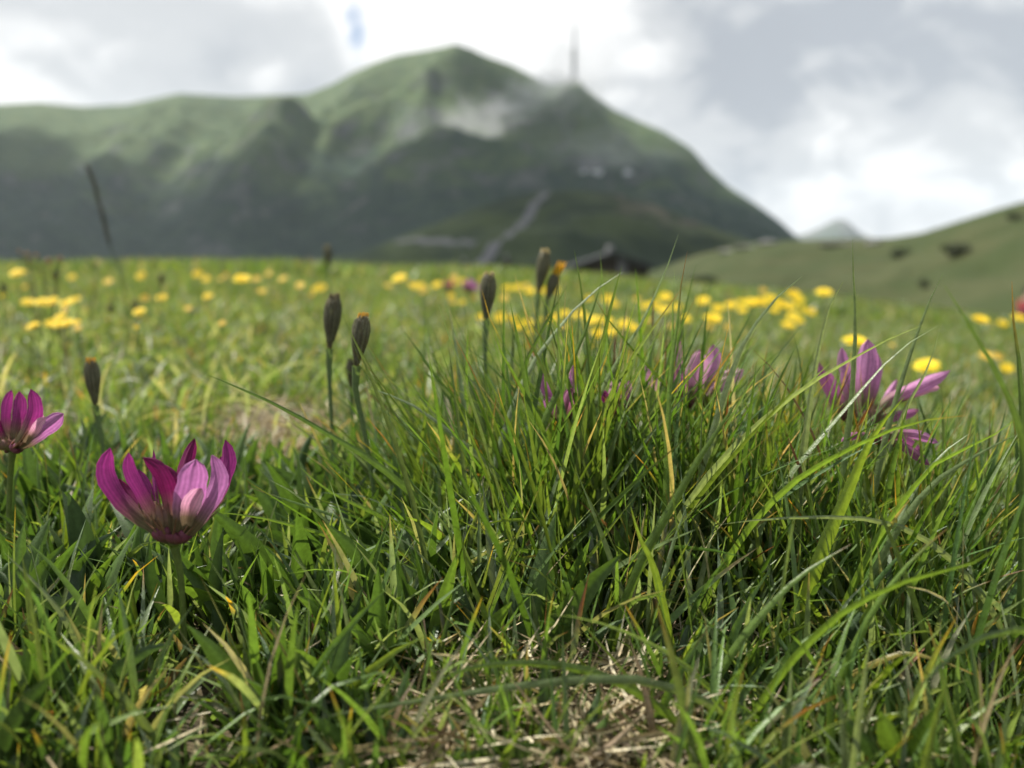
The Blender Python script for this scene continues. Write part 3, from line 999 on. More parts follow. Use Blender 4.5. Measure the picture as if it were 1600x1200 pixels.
TUFTS = [  # px, depth, number of blade parts, fill, spread px, height, label
    (700, 0.300, 34, 260, 90, 0.062, 'sparse grass tuft leaning left beside the bare straw patch'),
    (850, 0.285, 44, 420, 120, 0.088, 'dense grass tuft with long tips below the pair of yellow tipped buds'),
    (985, 0.300, 44, 420, 110, 0.090, 'tall grass tuft in front of the thickest yellow flower band'),
    (1120, 0.280, 40, 420, 110, 0.074, 'grass tuft in front of the pale pink clover head'),
    (1250, 0.290, 40, 420, 110, 0.072, 'grass tuft with an arching pale blade left of the sprawling clover'),
    (1385, 0.270, 40, 420, 110, 0.066, 'grass tuft growing up through the sprawling clover head'),
    (1530, 0.265, 40, 420, 110, 0.068, 'grass tuft with dark bent blades at the picture edge'),
    (780, 0.400, 24, 260, 130, 0.066, 'grass tuft standing behind the dense one, round the cream tipped bud'),
    (1060, 0.390, 24, 300, 150, 0.064, 'grass tuft behind the pale pink clover head'),
    (1300, 0.400, 24, 300, 150, 0.056, 'low grass tuft behind the sprawling clover head'),
    (1520, 0.380, 24, 300, 130, 0.058, 'low grass tuft behind the dark bent blades'),
    (60, 0.300, 24, 320, 130, 0.040, 'fine short grass tuft under the clover cut off by the picture edge'),
]
tuft_objs = []
for (tpx, td, nb, nf, sp, th, lab) in TUFTS:
    g = ground_at(tpx, td)
    o = empty('grass_tuft', g, lab, 'grass tuft', 'grass tufts of the foreground')
    tuft_objs.append((tpx, td, o))
    nf = int(nf * 0.8)
    n = nb + nf
    pxs = RNG.normal(tpx, sp * 0.55, n)
    ds = td * (1 + RNG.normal(0, 0.10, n))
    xs = (pxs - 800) / F * ds
    base = np.stack([xs, ds, gz(xs, ds)], -1)
    rel = (pxs - tpx) / sp
    # lean outwards, and most blades sideways across the view
    azl = np.where(rel + RNG.normal(0, 0.55, n) - (0.35 if tpx < 750 else 0) > 0, math.pi / 2, -math.pi / 2) + RNG.normal(0, 0.9, n)
    ln_ = th * RNG.uniform(0.45, 1.25, n)
    til = np.abs(RNG.normal(0.28, 0.25, n)) + (0.2 if tpx < 750 else 0)
    ben = np.abs(RNG.normal(0.22, 0.28, n))
    wid = RNG.uniform(0.0009, 0.0021, n)
    # the longest blades cross each other sideways
    m_ = int(nb * 0.8)
    ln_[:m_] = th * RNG.uniform(1.0, 1.36, m_); wid[:m_] *= 1.2
    azl[:m_] = np.where(RNG.random(m_) < 0.5 + 0.25 * np.clip(rel[:m_], -1, 1), 0.0, math.pi) + RNG.normal(0, 0.35, m_)
    til[:m_] = np.abs(RNG.normal(0.38, 0.25, m_)); ben[:m_] = np.abs(RNG.normal(0.12, 0.15, m_))
    V, f, c_ = make_blades(base, azl, ln_, til, ben, wid, 9, tip_p=0.28, dry_p=0.03)
    per_v, per_f = 27, 16
    org = np.array(tuple(g))
    for i in range(nb):
        me = mesh_np('blade', V[i * per_v:(i + 1) * per_v] - org, grid_faces(9, 3), c_[i * per_v:(i + 1) * per_v])
        link('blade', me, o, mat=M_GRASS)
    v0 = nb * per_v
    me = mesh_np('blades', V[v0:] - org, f[nb * per_f:] - v0, c_[v0:])
    link('blades', me, o, mat=M_GRASS)['kind'] = 'stuff'

HERO = [  # (tip..foot pixels), depth tip, depth foot, width px, colour, tip colour
    ([(316, 582), (431, 632), (516, 680), (581, 719), (631, 760), (675, 800), (737, 857)], .25, .27, 11, G1, None),
    ([(570, 604), (644, 632), (731, 697), (797, 760)], .265, .275, 12, GB, None),
    ([(325, 799), (403, 808), (487, 829), (565, 854), (675, 872)], .245, .26, 9, G2, None),
    ([(386, 760), (431, 775), (519, 804), (569, 825)], .25, .27, 9, G1, BR),
    ([(469, 730), (512, 766), (581, 800), (675, 844)], .26, .27, 9, G2, None),
    ([(560, 686), (612, 729), (690, 788), (722, 825)], .27, .275, 10, G2, YE),
    ([(897, 390), (908, 450), (916, 520), (922, 577), (926, 650)], .27, .27, 10, G2, None),
    ([(974, 424), (945, 442), (897, 484), (857, 532), (824, 580), (796, 647)], .265, .275, 12, GB, None),
    ([(972, 415), (953, 484), (942, 537), (925, 605), (905, 690)], .26, .265, 14, G2, None),
    ([(1060, 366), (1037, 430), (1004, 501), (981, 537), (953, 582), (925, 640)], .265, .275, 11, G4, None),
    ([(888, 443), (857, 498), (824, 560), (807, 613), (790, 680)], .27, .28, 10, G1, None),
    ([(884, 437), (882, 490), (880, 537), (878, 600)], .29, .29, 6, GB, ST),
    ([(753, 453), (767, 501), (793, 549), (812, 574), (840, 615)], .27, .28, 9, G2, YE),
    ([(770, 515), (776, 537), (798, 577), (821, 619), (840, 655), (862, 720)], .25, .26, 14, G2, None),
    ([(725, 540), (762, 568), (804, 610), (846, 650)], .28, .28, 9, G1, None),
    ([(700, 560), (748, 605), (779, 655), (800, 700)], .28, .28, 9, G4, None),
    ([(618, 535), (665, 582), (712, 625), (740, 660)], .30, .30, 8, G4, None),
    ([(942, 433), (925, 487), (908, 532), (880, 591), (857, 641), (835, 700)], .25, .26, 14, G2, None),
    ([(922, 454), (953, 504), (995, 554), (1037, 599), (1070, 640)], .27, .27, 10, G1, OR),
    ([(1066, 450), (1026, 504), (998, 546), (970, 588), (945, 640)], .26, .27, 11, G4, BR),
    ([(1054, 422), (1051, 492), (1049, 554), (1046, 620)], .28, .28, 9, G2, None),
    ([(1089, 461), (1068, 504), (1054, 540), (1043, 605)], .27, .27, 9, G1, BR),
    ([(1074, 392), (1063, 450), (1057, 512), (1046, 591), (1042, 700)], .235, .24, 13, G2, BR),
    ([(1101, 501), (1080, 540), (1049, 585), (1020, 640)], .28, .28, 7, G4, OR),
    ([(836, 464), (843, 515), (853, 577), (866, 622)], .28, .28, 8, G2, None),
    ([(845, 461), (863, 520), (880, 574), (897, 622), (915, 690)], .27, .27, 9, G1, None),
    ([(983, 480), (980, 530), (975, 590), (972, 650)], .27, .27, 7, G2, BR),
    ([(1253, 432), (1223, 456), (1191, 491), (1166, 532), (1150, 564), (1125, 640), (1105, 710)], .25, .26, 13, GB, None),
    ([(1318, 439), (1299, 472), (1283, 529), (1270, 602), (1261, 665), (1255, 720)], .255, .26, 11, GB, None),
    ([(1332, 373), (1334, 453), (1337, 507), (1330, 633), (1322, 697)], .25, .25, 10, G4, None),
    ([(1474, 426), (1448, 481), (1422, 554), (1397, 633), (1375, 720)], .26, .26, 10, G4, None),
    ([(1470, 507), (1454, 567), (1425, 621), (1397, 681)], .265, .265, 9, GB, None),
    ([(1444, 507), (1391, 529), (1327, 564), (1270, 598), (1213, 640), (1150, 697), (1095, 760)], .235, .24, 14, GB, None),
    ([(1467, 508), (1403, 548), (1346, 608), (1292, 671), (1245, 725)], .245, .245, 12, G4, None),
    ([(1475, 445), (1501, 485), (1539, 548), (1571, 608), (1593, 665)], .17, .18, 17, G3, None),
    ([(1581, 440), (1584, 507), (1593, 570), (1597, 633), (1600, 720)], .215, .22, 14, G3, OR),
    ([(1239, 518), (1251, 570), (1256, 620)], .29, .29, 8, G3, None),
    ([(1169, 540), (1213, 582), (1235, 614), (1262, 660)], .27, .27, 8, (0.14, 0.08, 0.03), BR),
    ([(1413, 620), (1378, 662), (1353, 703), (1330, 760), (1290, 850)], .215, .225, 22, G5, None),
    ([(1596, 649), (1546, 684), (1467, 722), (1435, 754), (1380, 830)], .215, .22, 15, G2, None),
    ([(1596, 675), (1530, 709), (1457, 757), (1400, 830)], .22, .225, 13, G4, None),
    ([(1511, 649), (1435, 659), (1372, 681), (1302, 716), (1254, 744)], .205, .215, 13, G2, OR),
    ([(1514, 678), (1479, 703), (1441, 744), (1410, 800)], .235, .24, 13, GB, None),
    ([(640, 1097), (668, 1073), (717, 1048), (773, 1038), (832, 1036), (920, 1048), (1000, 1085)], .172, .18, 14, G2, ST),
    ([(470, 1128), (570, 1108), (675, 1092), (780, 1076), (885, 1064), (990, 1061), (1080, 1085)], .17, .18, 14, G4, None),
    ([(717, 817), (731, 887), (748, 933), (766, 971), (775, 1010)], .215, .22, 16, G5, None),
    ([(857, 959), (920, 968), (990, 992), (1060, 1030)], .175, .185, 13, G5, None),
    ([(1120, 820), (1190, 812), (1290, 808), (1380, 815), (1440, 840)], .215, .22, 10, GB, None),
    ([(1330, 850), (1250, 900), (1190, 960), (1150, 1010)], .19, .195, 14, G2, BR),
    ([(1480, 826), (1430, 870), (1380, 930), (1350, 980)], .185, .19, 13, G2, OR),
    ([(1570, 850), (1500, 890), (1440, 900), (1330, 950), (1260, 1010)], .175, .185, 15, G2, None),
    ([(1530, 1058), (1480, 1036), (1420, 1020), (1380, 1030)], .19, .20, 12, (0.2, 0.17, 0.04), OR),
    ([(1400, 1130), (1440, 1070), (1480, 1030)], .16, .165, 16, G3, None),
    ([(985, 790), (1000, 840), (1020, 880), (1035, 940)], .205, .21, 16, G5, None),
    ([(1170, 600), (1130, 660), (1090, 720), (1050, 790), (1010, 860)], .205, .215, 15, G2, None),
    ([(1305, 560), (1240, 620), (1170, 680), (1110, 750)], .24, .245, 11, G4, None),
    ([(80, 1000), (115, 1020), (190, 1090)], .17, .175, 14, G4, None),
    ([(5, 862), (45, 900), (90, 950), (120, 1000)], .2, .205, 10, GB, None),
]
for (pix, dt, df, wpx, col, tipc) in HERO:
    k = len(pix)
    pts = [tuple(P(q[0], q[1], dt + (df - dt) * i / (k - 1))) for i, q in enumerate(pix)][::-1]
    line = to_ground(pts)
    fx = line[0][0] / max(line[0][1], 0.05) * F + 800
    tpx, td, o = min(tuft_objs, key=lambda q: abs(q[0] - fx) + abs(q[1] - df) * 900)
    wdt = wpx * (dt + df) / 2 / F
    part('blade', single_blade(line, wdt, np.array(col) * random.uniform(0.8, 1.1), 14, tipc, random.uniform(0.86, 0.95), seed_roll=random.uniform(-0.7, 0.7)), o, M_GRASS)

# ---- lance leaved clover plants: each leaf a part
LEAFPROF = lambda S: np.sin(np.clip(np.linspace(0.02, 1, S), 0, 1) ** 0.72 * math.pi) ** 0.95 * 0.98 + 0.05
def lance_leaf(line, width, col, roll=0.0, fold=0.45):
    S = 11
    return single_blade(line, width, col, S, None, 0.9, fold, prof=LEAFPROF(S), seed_roll=roll)

LC = [(0.06, 0.11, 0.026), (0.085, 0.15, 0.032), (0.11, 0.19, 0.036), (0.07, 0.12, 0.045), (0.15, 0.24, 0.035)]
LPLANTS = [
    ('lance leaved clover plant at the foot of the big magenta clover head', (268, 0.245), [
        ([(233, 844), (233, 901), (260, 989)], 26, 0), ([(294, 854), (280, 901), (262, 989)], 24, 2), ([(353, 859), (324, 901), (290, 955)], 22, 2),
        ([(278, 955), (283, 990), (289, 1030)], 28, 0), ([(332, 950), (338, 990), (344, 1040)], 26, 3), ([(314, 1000), (326, 1035), (340, 1075)], 22, 0),
        ([(432, 962), (398, 1016), (364, 1053), (338, 1088)], 30, 2), ([(412, 1000), (410, 1050), (400, 1095)], 30, 0)]),
    ('clover plant with a long flat leaf reaching the left picture edge', (150, 0.235), [
        ([(-8, 966), (45, 975), (101, 989), (155, 1015)], 30, 1), ([(40, 927), (101, 952), (132, 985), (152, 1012)], 32, 3), ([(165, 1012), (150, 1030), (118, 1042)], 24, 1),
        ([(148, 834), (160, 884), (179, 940)], 20, 0), ([(223, 898), (202, 942), (182, 975)], 18, 2), ([(200, 870), (212, 900), (222, 940)], 22, 2)]),
    ('blurred clover plant arching in the lower left corner', (150, 0.178), [
        ([(272, 1006), (233, 1016), (189, 1046), (162, 1083), (138, 1130)], 24, 3), ([(78, 1056), (50, 1095), (20, 1150), (5, 1200)], 40, 0), ([(84, 1000), (95, 1060), (128, 1130)], 34, 0),
        ([(40, 1010), (48, 1070), (60, 1140)], 34, 0), ([(205, 1060), (212, 1085), (218, 1115)], 16, 3), ([(-5, 1030), (10, 1080), (30, 1150)], 36, 1)]),
    ('clover plant with narrow upright leaves right of the big clover head', (470, 0.275), [
        ([(461, 830), (462, 870), (458, 930)], 15, 0), ([(501, 827), (500, 884), (478, 935)], 22, 1), ([(388, 857), (372, 880), (361, 915)], 36, 4), ([(408, 881), (395, 905), (376, 945)], 22, 1),
        ([(450, 905), (440, 925), (424, 960)], 24, 1), ([(585, 857), (560, 890), (517, 930)], 20, 2), ([(475, 900), (482, 930), (490, 965)], 22, 0)]),
    ('clover plant with three upright leaves before the dense tuft', (700, 0.23), [
        ([(716, 860), (696, 933), (671, 1028)], 24, 4), ([(717, 888), (727, 957), (738, 1028)], 24, 0), ([(678, 938), (692, 965), (704, 995)], 26, 0), ([(605, 877), (628, 905), (655, 940)], 22, 1),
        ([(800, 940), (770, 980), (742, 1030)], 26, 4), ([(622, 945), (640, 985), (660, 1025)], 24, 2)]),
    ('clover plant with broad blue green leaves under the tuft', (822, 0.25), [
        ([(867, 880), (843, 922), (822, 980)], 26, 3), ([(835, 920), (812, 950), (795, 985)], 24, 3), ([(860, 930), (856, 960), (838, 990)], 22, 1)]),
    ('dark clover leaf pair standing before the bare straw patch', (895, 0.185), [
        ([(936, 1076), (915, 1130), (899, 1176)], 27, 0), ([(953, 1113), (928, 1150), (902, 1180)], 22, 2), ([(906, 1036), (892, 1065), (878, 1098)], 24, 0), ([(850, 1022), (856, 1090), (867, 1160)], 26, 0)]),
    ('blurred clover plant at the bottom edge left of the straw', (590, 0.178), [
        ([(635, 1122), (628, 1155), (616, 1196)], 24, 3), ([(490, 1120), (530, 1155), (572, 1190)], 30, 2), ([(528, 1040), (536, 1080), (540, 1120)], 30, 0), ([(572, 1080), (585, 1130), (592, 1180)], 30, 3),
        ([(640, 1040), (620, 1110), (585, 1180)], 24, 1)]),
    ('blurred bright forked clover leaves at the bottom right', (1415, 0.168), [
        ([(1374, 1110), (1390, 1150), (1408, 1196)], 32, 4), ([(1468, 1100), (1446, 1145), (1424, 1190)], 28, 2), ([(1394, 1046), (1392, 1085), (1392, 1130)], 24, 0), ([(1300, 1105), (1345, 1150), (1385, 1195)], 26, 0)]),
    ('blurred clover leaves lying along the bottom edge', (800, 0.165), [
        ([(705, 1190), (770, 1178), (860, 1190)], 26, 2), ([(770, 1165), (830, 1172), (880, 1195)], 20, 1)]),
    ('clover plant with a dark curled leaf right of the straw', (1130, 0.215), [
        ([(1060, 985), (1110, 988), (1160, 1012)], 30, 0), ([(1180, 1020), (1150, 1018), (1110, 1040)], 24, 1), ([(1085, 1030), (1095, 1060), (1105, 1095)], 22, 2)]),
    ('broad clover leaves lying in the sunny gap behind the big clover head', (440, 0.36), [
        ([(395, 725), (410, 740), (432, 765)], 30, 4), ([(480, 735), (462, 745), (440, 768)], 34, 3), ([(350, 740), (380, 755), (425, 772)], 30, 4), ([(500, 770), (480, 785), (450, 800)], 28, 4),
        ([(405, 800), (420, 812), (440, 825)], 26, 4), ([(365, 775), (385, 785), (420, 795)], 22, 4)]),
]
def col_jit(i):
    return np.array(LC[i]) * random.uniform(0.6, 0.98) * (0.95, 0.95, 1.1)
for lab, (bpx, bd), leaves in LPLANTS:
    g = ground_at(bpx, bd)
    o = empty('clover_plant', g, lab, 'clover plant', 'clover plants without flowers')
    for pix, wpx, ci in leaves:
        fy = pix[-1][1]
        dl = min(max(0.11 * F / (fy - 410 + 35), bd - 0.02), bd + 0.03)
        dt = dl - random.uniform(-0.006, 0.012)
        k = len(pix)
        pts = [tuple(P(q[0], q[1], dt + (dl - dt) * i / (k - 1))) for i, q in enumerate(pix)][::-1]
        if k == 2:
            pts.insert(1, tuple((np.array(pts[0]) + np.array(pts[1])) / 2))
        wdt = wpx * dl / F * 1.05
        leaf = part('leaf', lance_leaf(pts, wdt, col_jit(ci), random.uniform(-0.6, 0.6), random.uniform(0.25, 0.6)), o, M_LEAF)
        ft = Vector(pts[0])
        gg = Vector((ft.x + (g.x - ft.x) * 0.3, ft.y + (g.y - ft.y) * 0.3, gzf(ft.x, ft.y) - 0.002))
        mid_ = (ft + gg) / 2
        st = part('stalk', tube_arrays([gg, mid_, ft], [0.0008, 0.0007, 0.0006], 5, LC[1]), o, M_LEAF)
        st.parent = leaf

# more plants of the same kind between them, copied from six sources
def rosette(nl, hh):
    o = bpy.data.objects.new('clover_plant', None)
    o.empty_display_size = 0.01
    COL.objects.link(o)
    for i in range(nl):
        a = random.uniform(0, 2 * math.pi)
        til = random.uniform(0.15, 1.0)
        Ll = hh * random.uniform(0.6, 1.15)
        pts = []
        q = Vector((random.gauss(0, 0.004), random.gauss(0, 0.004), -0.002))
        ang = til * 0.4
        for j in range(5):
            pts.append(tuple(q))
            q = q + Vector((math.sin(a) * math.sin(ang), math.cos(a) * math.sin(ang), math.cos(ang))) * Ll / 4
            ang += til * 0.28
        V, f, c_ = lance_leaf(pts, Ll * random.uniform(0.15, 0.21), col_jit(random.choice([0, 1, 1, 2, 2, 3, 4])), random.uniform(-1, 1))
        link('leaf', mesh_np('leaf', V, f, c_), o, mat=M_LEAF)
    return o
def copy_tree(o):
    c_ = o.copy()
    COL.objects.link(c_)
    for ch in o.children:
        d_ = ch.copy()
        COL.objects.link(d_)
        d_.parent = c_
        for g_ in ch.children:
            e_ = g_.copy()
            COL.objects.link(e_)
            e_.parent = d_
    return c_
srcs = [rosette(random.randint(6, 9), 0.040) for _ in range(6)]
spots = []
while len(spots) < 165:
    if random.random() < 0.82:
        px_ = random.uniform(-60, 700); d_ = random.uniform(0.17, 0.40)
    else:
        px_ = random.uniform(500, 1640); d_ = random.uniform(0.19, 0.33)
    if float(patch_mask(np.array([px_]), np.array([d_]))[0]) > 0.35:
        continue
    if 190 < px_ < 350 and d_ < 0.22:
        continue
    spots.append((px_, d_))
for i, (px_, d_) in enumerate(spots):
    o = srcs[i] if i < 6 else copy_tree(srcs[i % 6])
    o.location = ground_at(px_, d_)
    o.rotation_euler = (random.gauss(0, 0.1), random.gauss(0, 0.1), random.uniform(0, 6.28))
    s = random.uniform(0.65, 1.15) * (0.7 if d_ < 0.21 else 0.95)
    o.scale = (s, s, s)
    tag(o, 'small clover plant of narrow pointed green leaves low in the foreground turf', 'clover plant', 'small clover plants in the turf')

# ------------------------------------------------------------------ clover flowers
MAG, DMAG, LIL, PAL = (0.28, 0.035, 0.185), (0.17, 0.012, 0.08), (0.46, 0.19, 0.40), (0.62, 0.37, 0.45)
def petal(line, width, col_base, col_tip, S=14, K=13, cup=0.55, roll=0.0, prof=None):
    """petal surface with a rounded channelled section"""
    C = catmull(line, S)
    s = np.linspace(0, 1, S)
    T = unit(np.gradient(C, axis=0))
    view = unit(C - np.array(tuple(EYE)))
    wd = unit(np.cross(T, view)); nd = unit(np.cross(wd, T))
    wd, nd = wd * math.cos(roll) + nd * math.sin(roll), nd * math.cos(roll) - wd * math.sin(roll)
    if prof is None:
        prof = np.interp(s, [0, 0.2, 0.5, 0.74, 0.88, 0.96, 1.0], [0.42, 0.72, 0.95, 1.0, 0.76, 0.42, 0.04])
    q = np.linspace(-1, 1, K)
    ph_ = random.uniform(0, 6)
    hw = width / 2 * prof * (1 + 0.05 * np.sin(s * 13 + ph_) + 0.04 * np.sin(s * 29 + ph_ * 2))
    V = C[:, None, :] + wd[:, None, :] * (hw[:, None] * q[None])[..., None] + nd[:, None, :] * (hw[:, None] * cup * (np.abs(q) ** 1.25)[None])[..., None]
    V = V + nd[:, None, :] * (0.045 * width * np.sin(q * 9 + 3 + ph_)[None] * (s ** 2)[:, None])[..., None]
    kk = np.clip(s * 2.2 - 0.45, 0, 1)[:, None, None]
    c_ = np.array(col_base)[None, None] * (1 - kk) + np.array(col_tip)[None, None] * kk  # own dark base to tip gradient, with lower-half shadow put into it
    vein = (1 + 0.20 * np.cos(q * 6 * math.pi)[None, :, None]) * (1 - 0.22 * (np.abs(q) < 0.15)[None, :, None])
    rt_ = np.clip(1.75 - s / 0.30, 0, 1)[:, None, None]
    c_ = c_ * (1 - rt_) + np.array((0.15, 0.125, 0.06)) * rt_
    c_ = np.tile(c_, (1, K, 1)) * vein
    return V.reshape(-1, 3), grid_faces(S, K), c_.reshape(-1, 3)

def clover(label, d, foot, florets, stem, rim, seed=0, teeth=True, slim=1.0, pale=0.0):
    """foot = pixel of the head base; florets: (pix foot->tip, width px, depth shift, base col, tip col, cup, roll, keel or None)"""
    rnd = random.Random(seed)
    hb_ = P(foot[0], foot[1], d)
    spts = [P(q[0], q[1], d + 0.002 * i) for i, q in enumerate(stem)]
    sl = to_ground([tuple(v) for v in spts][::-1])
    g = Vector(sl[0])
    o = empty('clover_flower', g, label, 'clover flower', 'pink clover flowers in the meadow')
    k = d / F
    line = catmull(sl, 12)
    part('stem', tube_arrays(line, [0.00085] * 9 + [0.0009, 0.001, 0.0012], 8, (0.14, 0.19, 0.05)), o, M_LEAF)
    # receptacle
    rp = []
    ctr = [P(foot[0] + (rim[0] - foot[0]) * q, foot[1] + (rim[1] - foot[1]) * q, d) for q in (0, .12, .3, .55, .8, 1.0)]
    part('receptacle', tube_arrays(ctr, [0.0012, 0.26 * rim[2] * k, 0.42 * rim[2] * k, 0.55 * rim[2] * k, 0.5 * rim[2] * k, 0.2 * rim[2] * k], 14,
                                   np.array([(0.15, 0.19, 0.06), (0.16, 0.18, 0.06), (0.17, 0.16, 0.06), (0.17, 0.13, 0.06), (0.17, 0.10, 0.07), (0.17, 0.08, 0.07)])), o, M_LEAF)
    # outer ring of calyx tubes with hair fine teeth
    up_ = (P(rim[0], rim[1], d) - hb_).normalized()
    ex = Vector((1, 0, 0)) - up_ * up_.x; ex.normalize(); ey = up_.cross(ex) * 0.5
    Rr, Hh = rim[2] * k, (P(rim[0], rim[1], d) - hb_).length
    nc_ = 13
    for j in range(nc_):
        an = 2 * math.pi * (j + rnd.uniform(-.2, .2)) / nc_
        rv = ex * math.cos(an) + ey * math.sin(an)
        q = [hb_ + rv * Rr * 0.08 + up_ * Hh * 0.02, hb_ + rv * Rr * 0.30 + up_ * Hh * 0.28, hb_ + rv * Rr * 0.58 + up_ * Hh * 0.62, hb_ + rv * Rr * 0.84 + up_ * Hh * rnd.uniform(0.95, 1.15), hb_ + rv * Rr * 1.0 + up_ * Hh * rnd.uniform(1.25, 1.5)]
        tone = rnd.uniform(.75, 1.25)
        ar = [tube_arrays(catmull(q, 8), [r_ * Rr / 0.0068 for r_ in (0.0006, 0.0009, 0.0013, 0.0015, 0.0016, 0.0015, 0.0011, 0.0004)], 9,
                          np.array([(0.16, 0.21, 0.06), (0.17, 0.20, 0.065), (0.18, 0.19, 0.065), (0.19, 0.17, 0.07), (0.2, 0.14, 0.075), (0.2, 0.12, 0.08), (0.21, 0.10, 0.085), (0.22, 0.12, 0.07)]) * tone)]
        for jj in range(2):
            e0 = q[-1] - up_ * Hh * 0.3 + (ex * rnd.uniform(-1, 1) + ey * rnd.uniform(-1, 1)) * Rr * 0.12
            e1 = e0 + up_ * Hh * rnd.uniform(0.5, 1.0) + rv * Rr * 0.12
            ar.append(tube_arrays([e0, (e0 + e1) / 2, e1], [0.0003, 0.0002, 0.00006], 4, (0.20, 0.14, 0.07)))
        part('calyx', join_arrays(ar), o, M_LEAF)
    for (pix, wpx, ds, cb, ct, cup, roll, keel) in florets:
        dd = d + ds
        wpx = wpx * slim
        cb = tuple(np.array(cb) * (1 - pale) + np.array((0.55, 0.26, 0.42)) * pale); ct = tuple(np.array(ct) * (1 - pale) + np.array((0.58, 0.30, 0.48)) * pale)
        n = len(pix)
        pix = [((pix[0][0] + foot[0]) / 2, (pix[0][1] * 0.45 + foot[1] * 0.55))] + list(pix)
        n += 1
        pts = [tuple(P(q[0], q[1], d + ds * min(1, (i + 0.4) / (n - 1)) + (-0.0025 if ds < 0 else 0))) for i, q in enumerate(pix)]
        fl = part('floret', petal(pts, wpx * k, cb, ct, cup=cup, roll=roll), o, M_PETAL)
        # second banner half behind, gives the floret thickness
        p0, p1 = Vector(pts[0]), Vector(pts[1])
        # calyx tube
        head = Vector(tuple(P(foot[0] + (pix[0][0] - foot[0]) * 0.25, foot[1] + (pix[0][1] - foot[1]) * 0.35, d + ds * 0.2)))
        top = p0 + (p1 - p0) * 0.45
        cl = [head, (head + p0) / 2, p0, top]
        ca = tube_arrays(catmull(cl, 6), [0.0007, 0.0011, 0.0014, 0.0017, 0.0018, 0.0016], 8,
                         np.array([(0.14, 0.15, 0.05), (0.16, 0.13, 0.06), (0.18, 0.10, 0.07), (0.19, 0.08, 0.08), (0.2, 0.06, 0.09), (0.2, 0.05, 0.1)]))
        arrs = [ca]
        if teeth:
            for j in range(3):
                a = rnd.uniform(-1, 1)
                off = Vector((rnd.uniform(-1, 1), rnd.uniform(-1, 1), 0)) * 0.0018
                e0 = top + off
                e1 = e0 + (p1 - p0).normalized() * rnd.uniform(0.004, 0.007) + off * 0.6
                arrs.append(tube_arrays([e0, (e0 + e1) / 2, e1], [0.00035, 0.00025, 0.00008], 4, (0.22, 0.12, 0.07)))
        cx_ = part('calyx', join_arrays(arrs), o, M_LEAF)
        cx_.parent = fl
        if keel:
            kp, kw, kd = keel
            kpts = [tuple(P(q[0], q[1], dd + kd)) for q in kp]
            prof = np.interp(np.linspace(0, 1, 14), [0, 0.3, 0.6, 0.85, 0.96, 1], [0.45, 0.8, 1.0, 0.85, 0.5, 0.1])
            ke = part('keel', petal(kpts, kw * k, (0.60, 0.30, 0.36), PAL, cup=-0.7, prof=prof), o, M_PETAL)
            ke.parent = fl
    return o

clover('big magenta clover head standing clear in the left foreground', 0.212, (272, 852), [
    ([(272, 800), (283, 752), (291, 718), (304, 685)], 25, 0.010, DMAG, DMAG, 0.7, 0.3, None),
    ([(250, 812), (244, 775), (241, 735), (240, 702)], 9, 0.010, DMAG, MAG, 0.8, 0.2, None),
    ([(256, 815), (238, 785), (226, 755), (216, 733)], 22, 0.006, DMAG, MAG, 0.7, -0.2, None),
    ([(265, 812), (262, 780), (262, 755), (263, 733)], 20, 0.008, DMAG, DMAG, 0.7, 0.2, None),
    ([(312, 812), (330, 775), (343, 745), (345, 713)], 24, 0.009, DMAG, MAG, 0.6, 0.3, None),
    ([(280, 818), (284, 790), (284, 765), (280, 742)], 18, 0.001, DMAG, DMAG, 0.7, 0.2, None),
    ([(238, 816), (215, 790), (196, 768), (186, 748)], 24, 0.003, (0.2, 0.03, 0.1), DMAG, 0.7, -0.2, None),
    ([(233, 818), (190, 779), (168, 739), (172, 700)], 30, -0.001, (0.22, 0.03, 0.10), MAG, 0.6, -0.35, None),
    ([(247, 814), (222, 770), (204, 735), (201, 707)], 21, -0.004, (0.22, 0.03, 0.10), MAG, 0.6, -0.2, None),
    ([(266, 822), (262, 775), (248, 738), (223, 715)], 27, -0.004, (0.22, 0.02, 0.09), DMAG, 0.6, 0.3, None),
    ([(275, 822), (277, 782), (268, 750), (246, 724)], 24, 0.002, DMAG, DMAG, 0.5, 0.2, None),
    ([(328, 792), (347, 750), (356, 718), (352, 687)], 26, 0.006, MAG, MAG, 0.5, 0.25, None),
    ([(300, 822), (325, 782), (339, 745), (331, 711)], 31, -0.002, LIL, LIL, 0.6, 0.5, None),
    ([(286, 824), (294, 790), (302, 752), (306, 718)], 47, -0.005, LIL, LIL, 0.35, -0.15, ([(292, 822), (294, 802), (303, 780), (315, 763)], 28, -0.004)),
], [(272, 852), (279, 880), (284, 920), (287, 985)], (268, 805, 42), 1)

clover('magenta clover head cut off by the left picture edge', 0.262, (20, 704), [
    ([(14, 690), (10, 660), (12, 632), (18, 609)], 16, 0.004, DMAG, MAG, 0.6, -0.2, None),
    ([(22, 690), (27, 660), (31, 635), (30, 611)], 20, 0.004, DMAG, MAG, 0.5, 0.1, None),
    ([(28, 692), (44, 665), (53, 640), (48, 608)], 23, -0.003, (0.25, 0.03, 0.12), MAG, 0.6, 0.3, None),
    ([(34, 696), (55, 680), (76, 664), (99, 646)], 26, -0.002, LIL, LIL, 0.5, 0.2, ([(40, 692), (55, 672), (62, 660), (72, 652)], 14, -0.004)),
    ([(30, 690), (44, 675), (58, 662), (66, 646)], 20, 0.003, MAG, PAL, 0.5, 0.2, None),
    ([(12, 694), (2, 680), (-6, 664), (-12, 648)], 20, 0.0, DMAG, DMAG, 0.6, -0.3, None),
    ([(10, 698), (-8, 690), (-22, 676), (-34, 664)], 20, 0.0, DMAG, MAG, 0.6, -0.3, None),
], [(20, 704), (17, 730), (15, 770)], (18, 690, 26), 2)

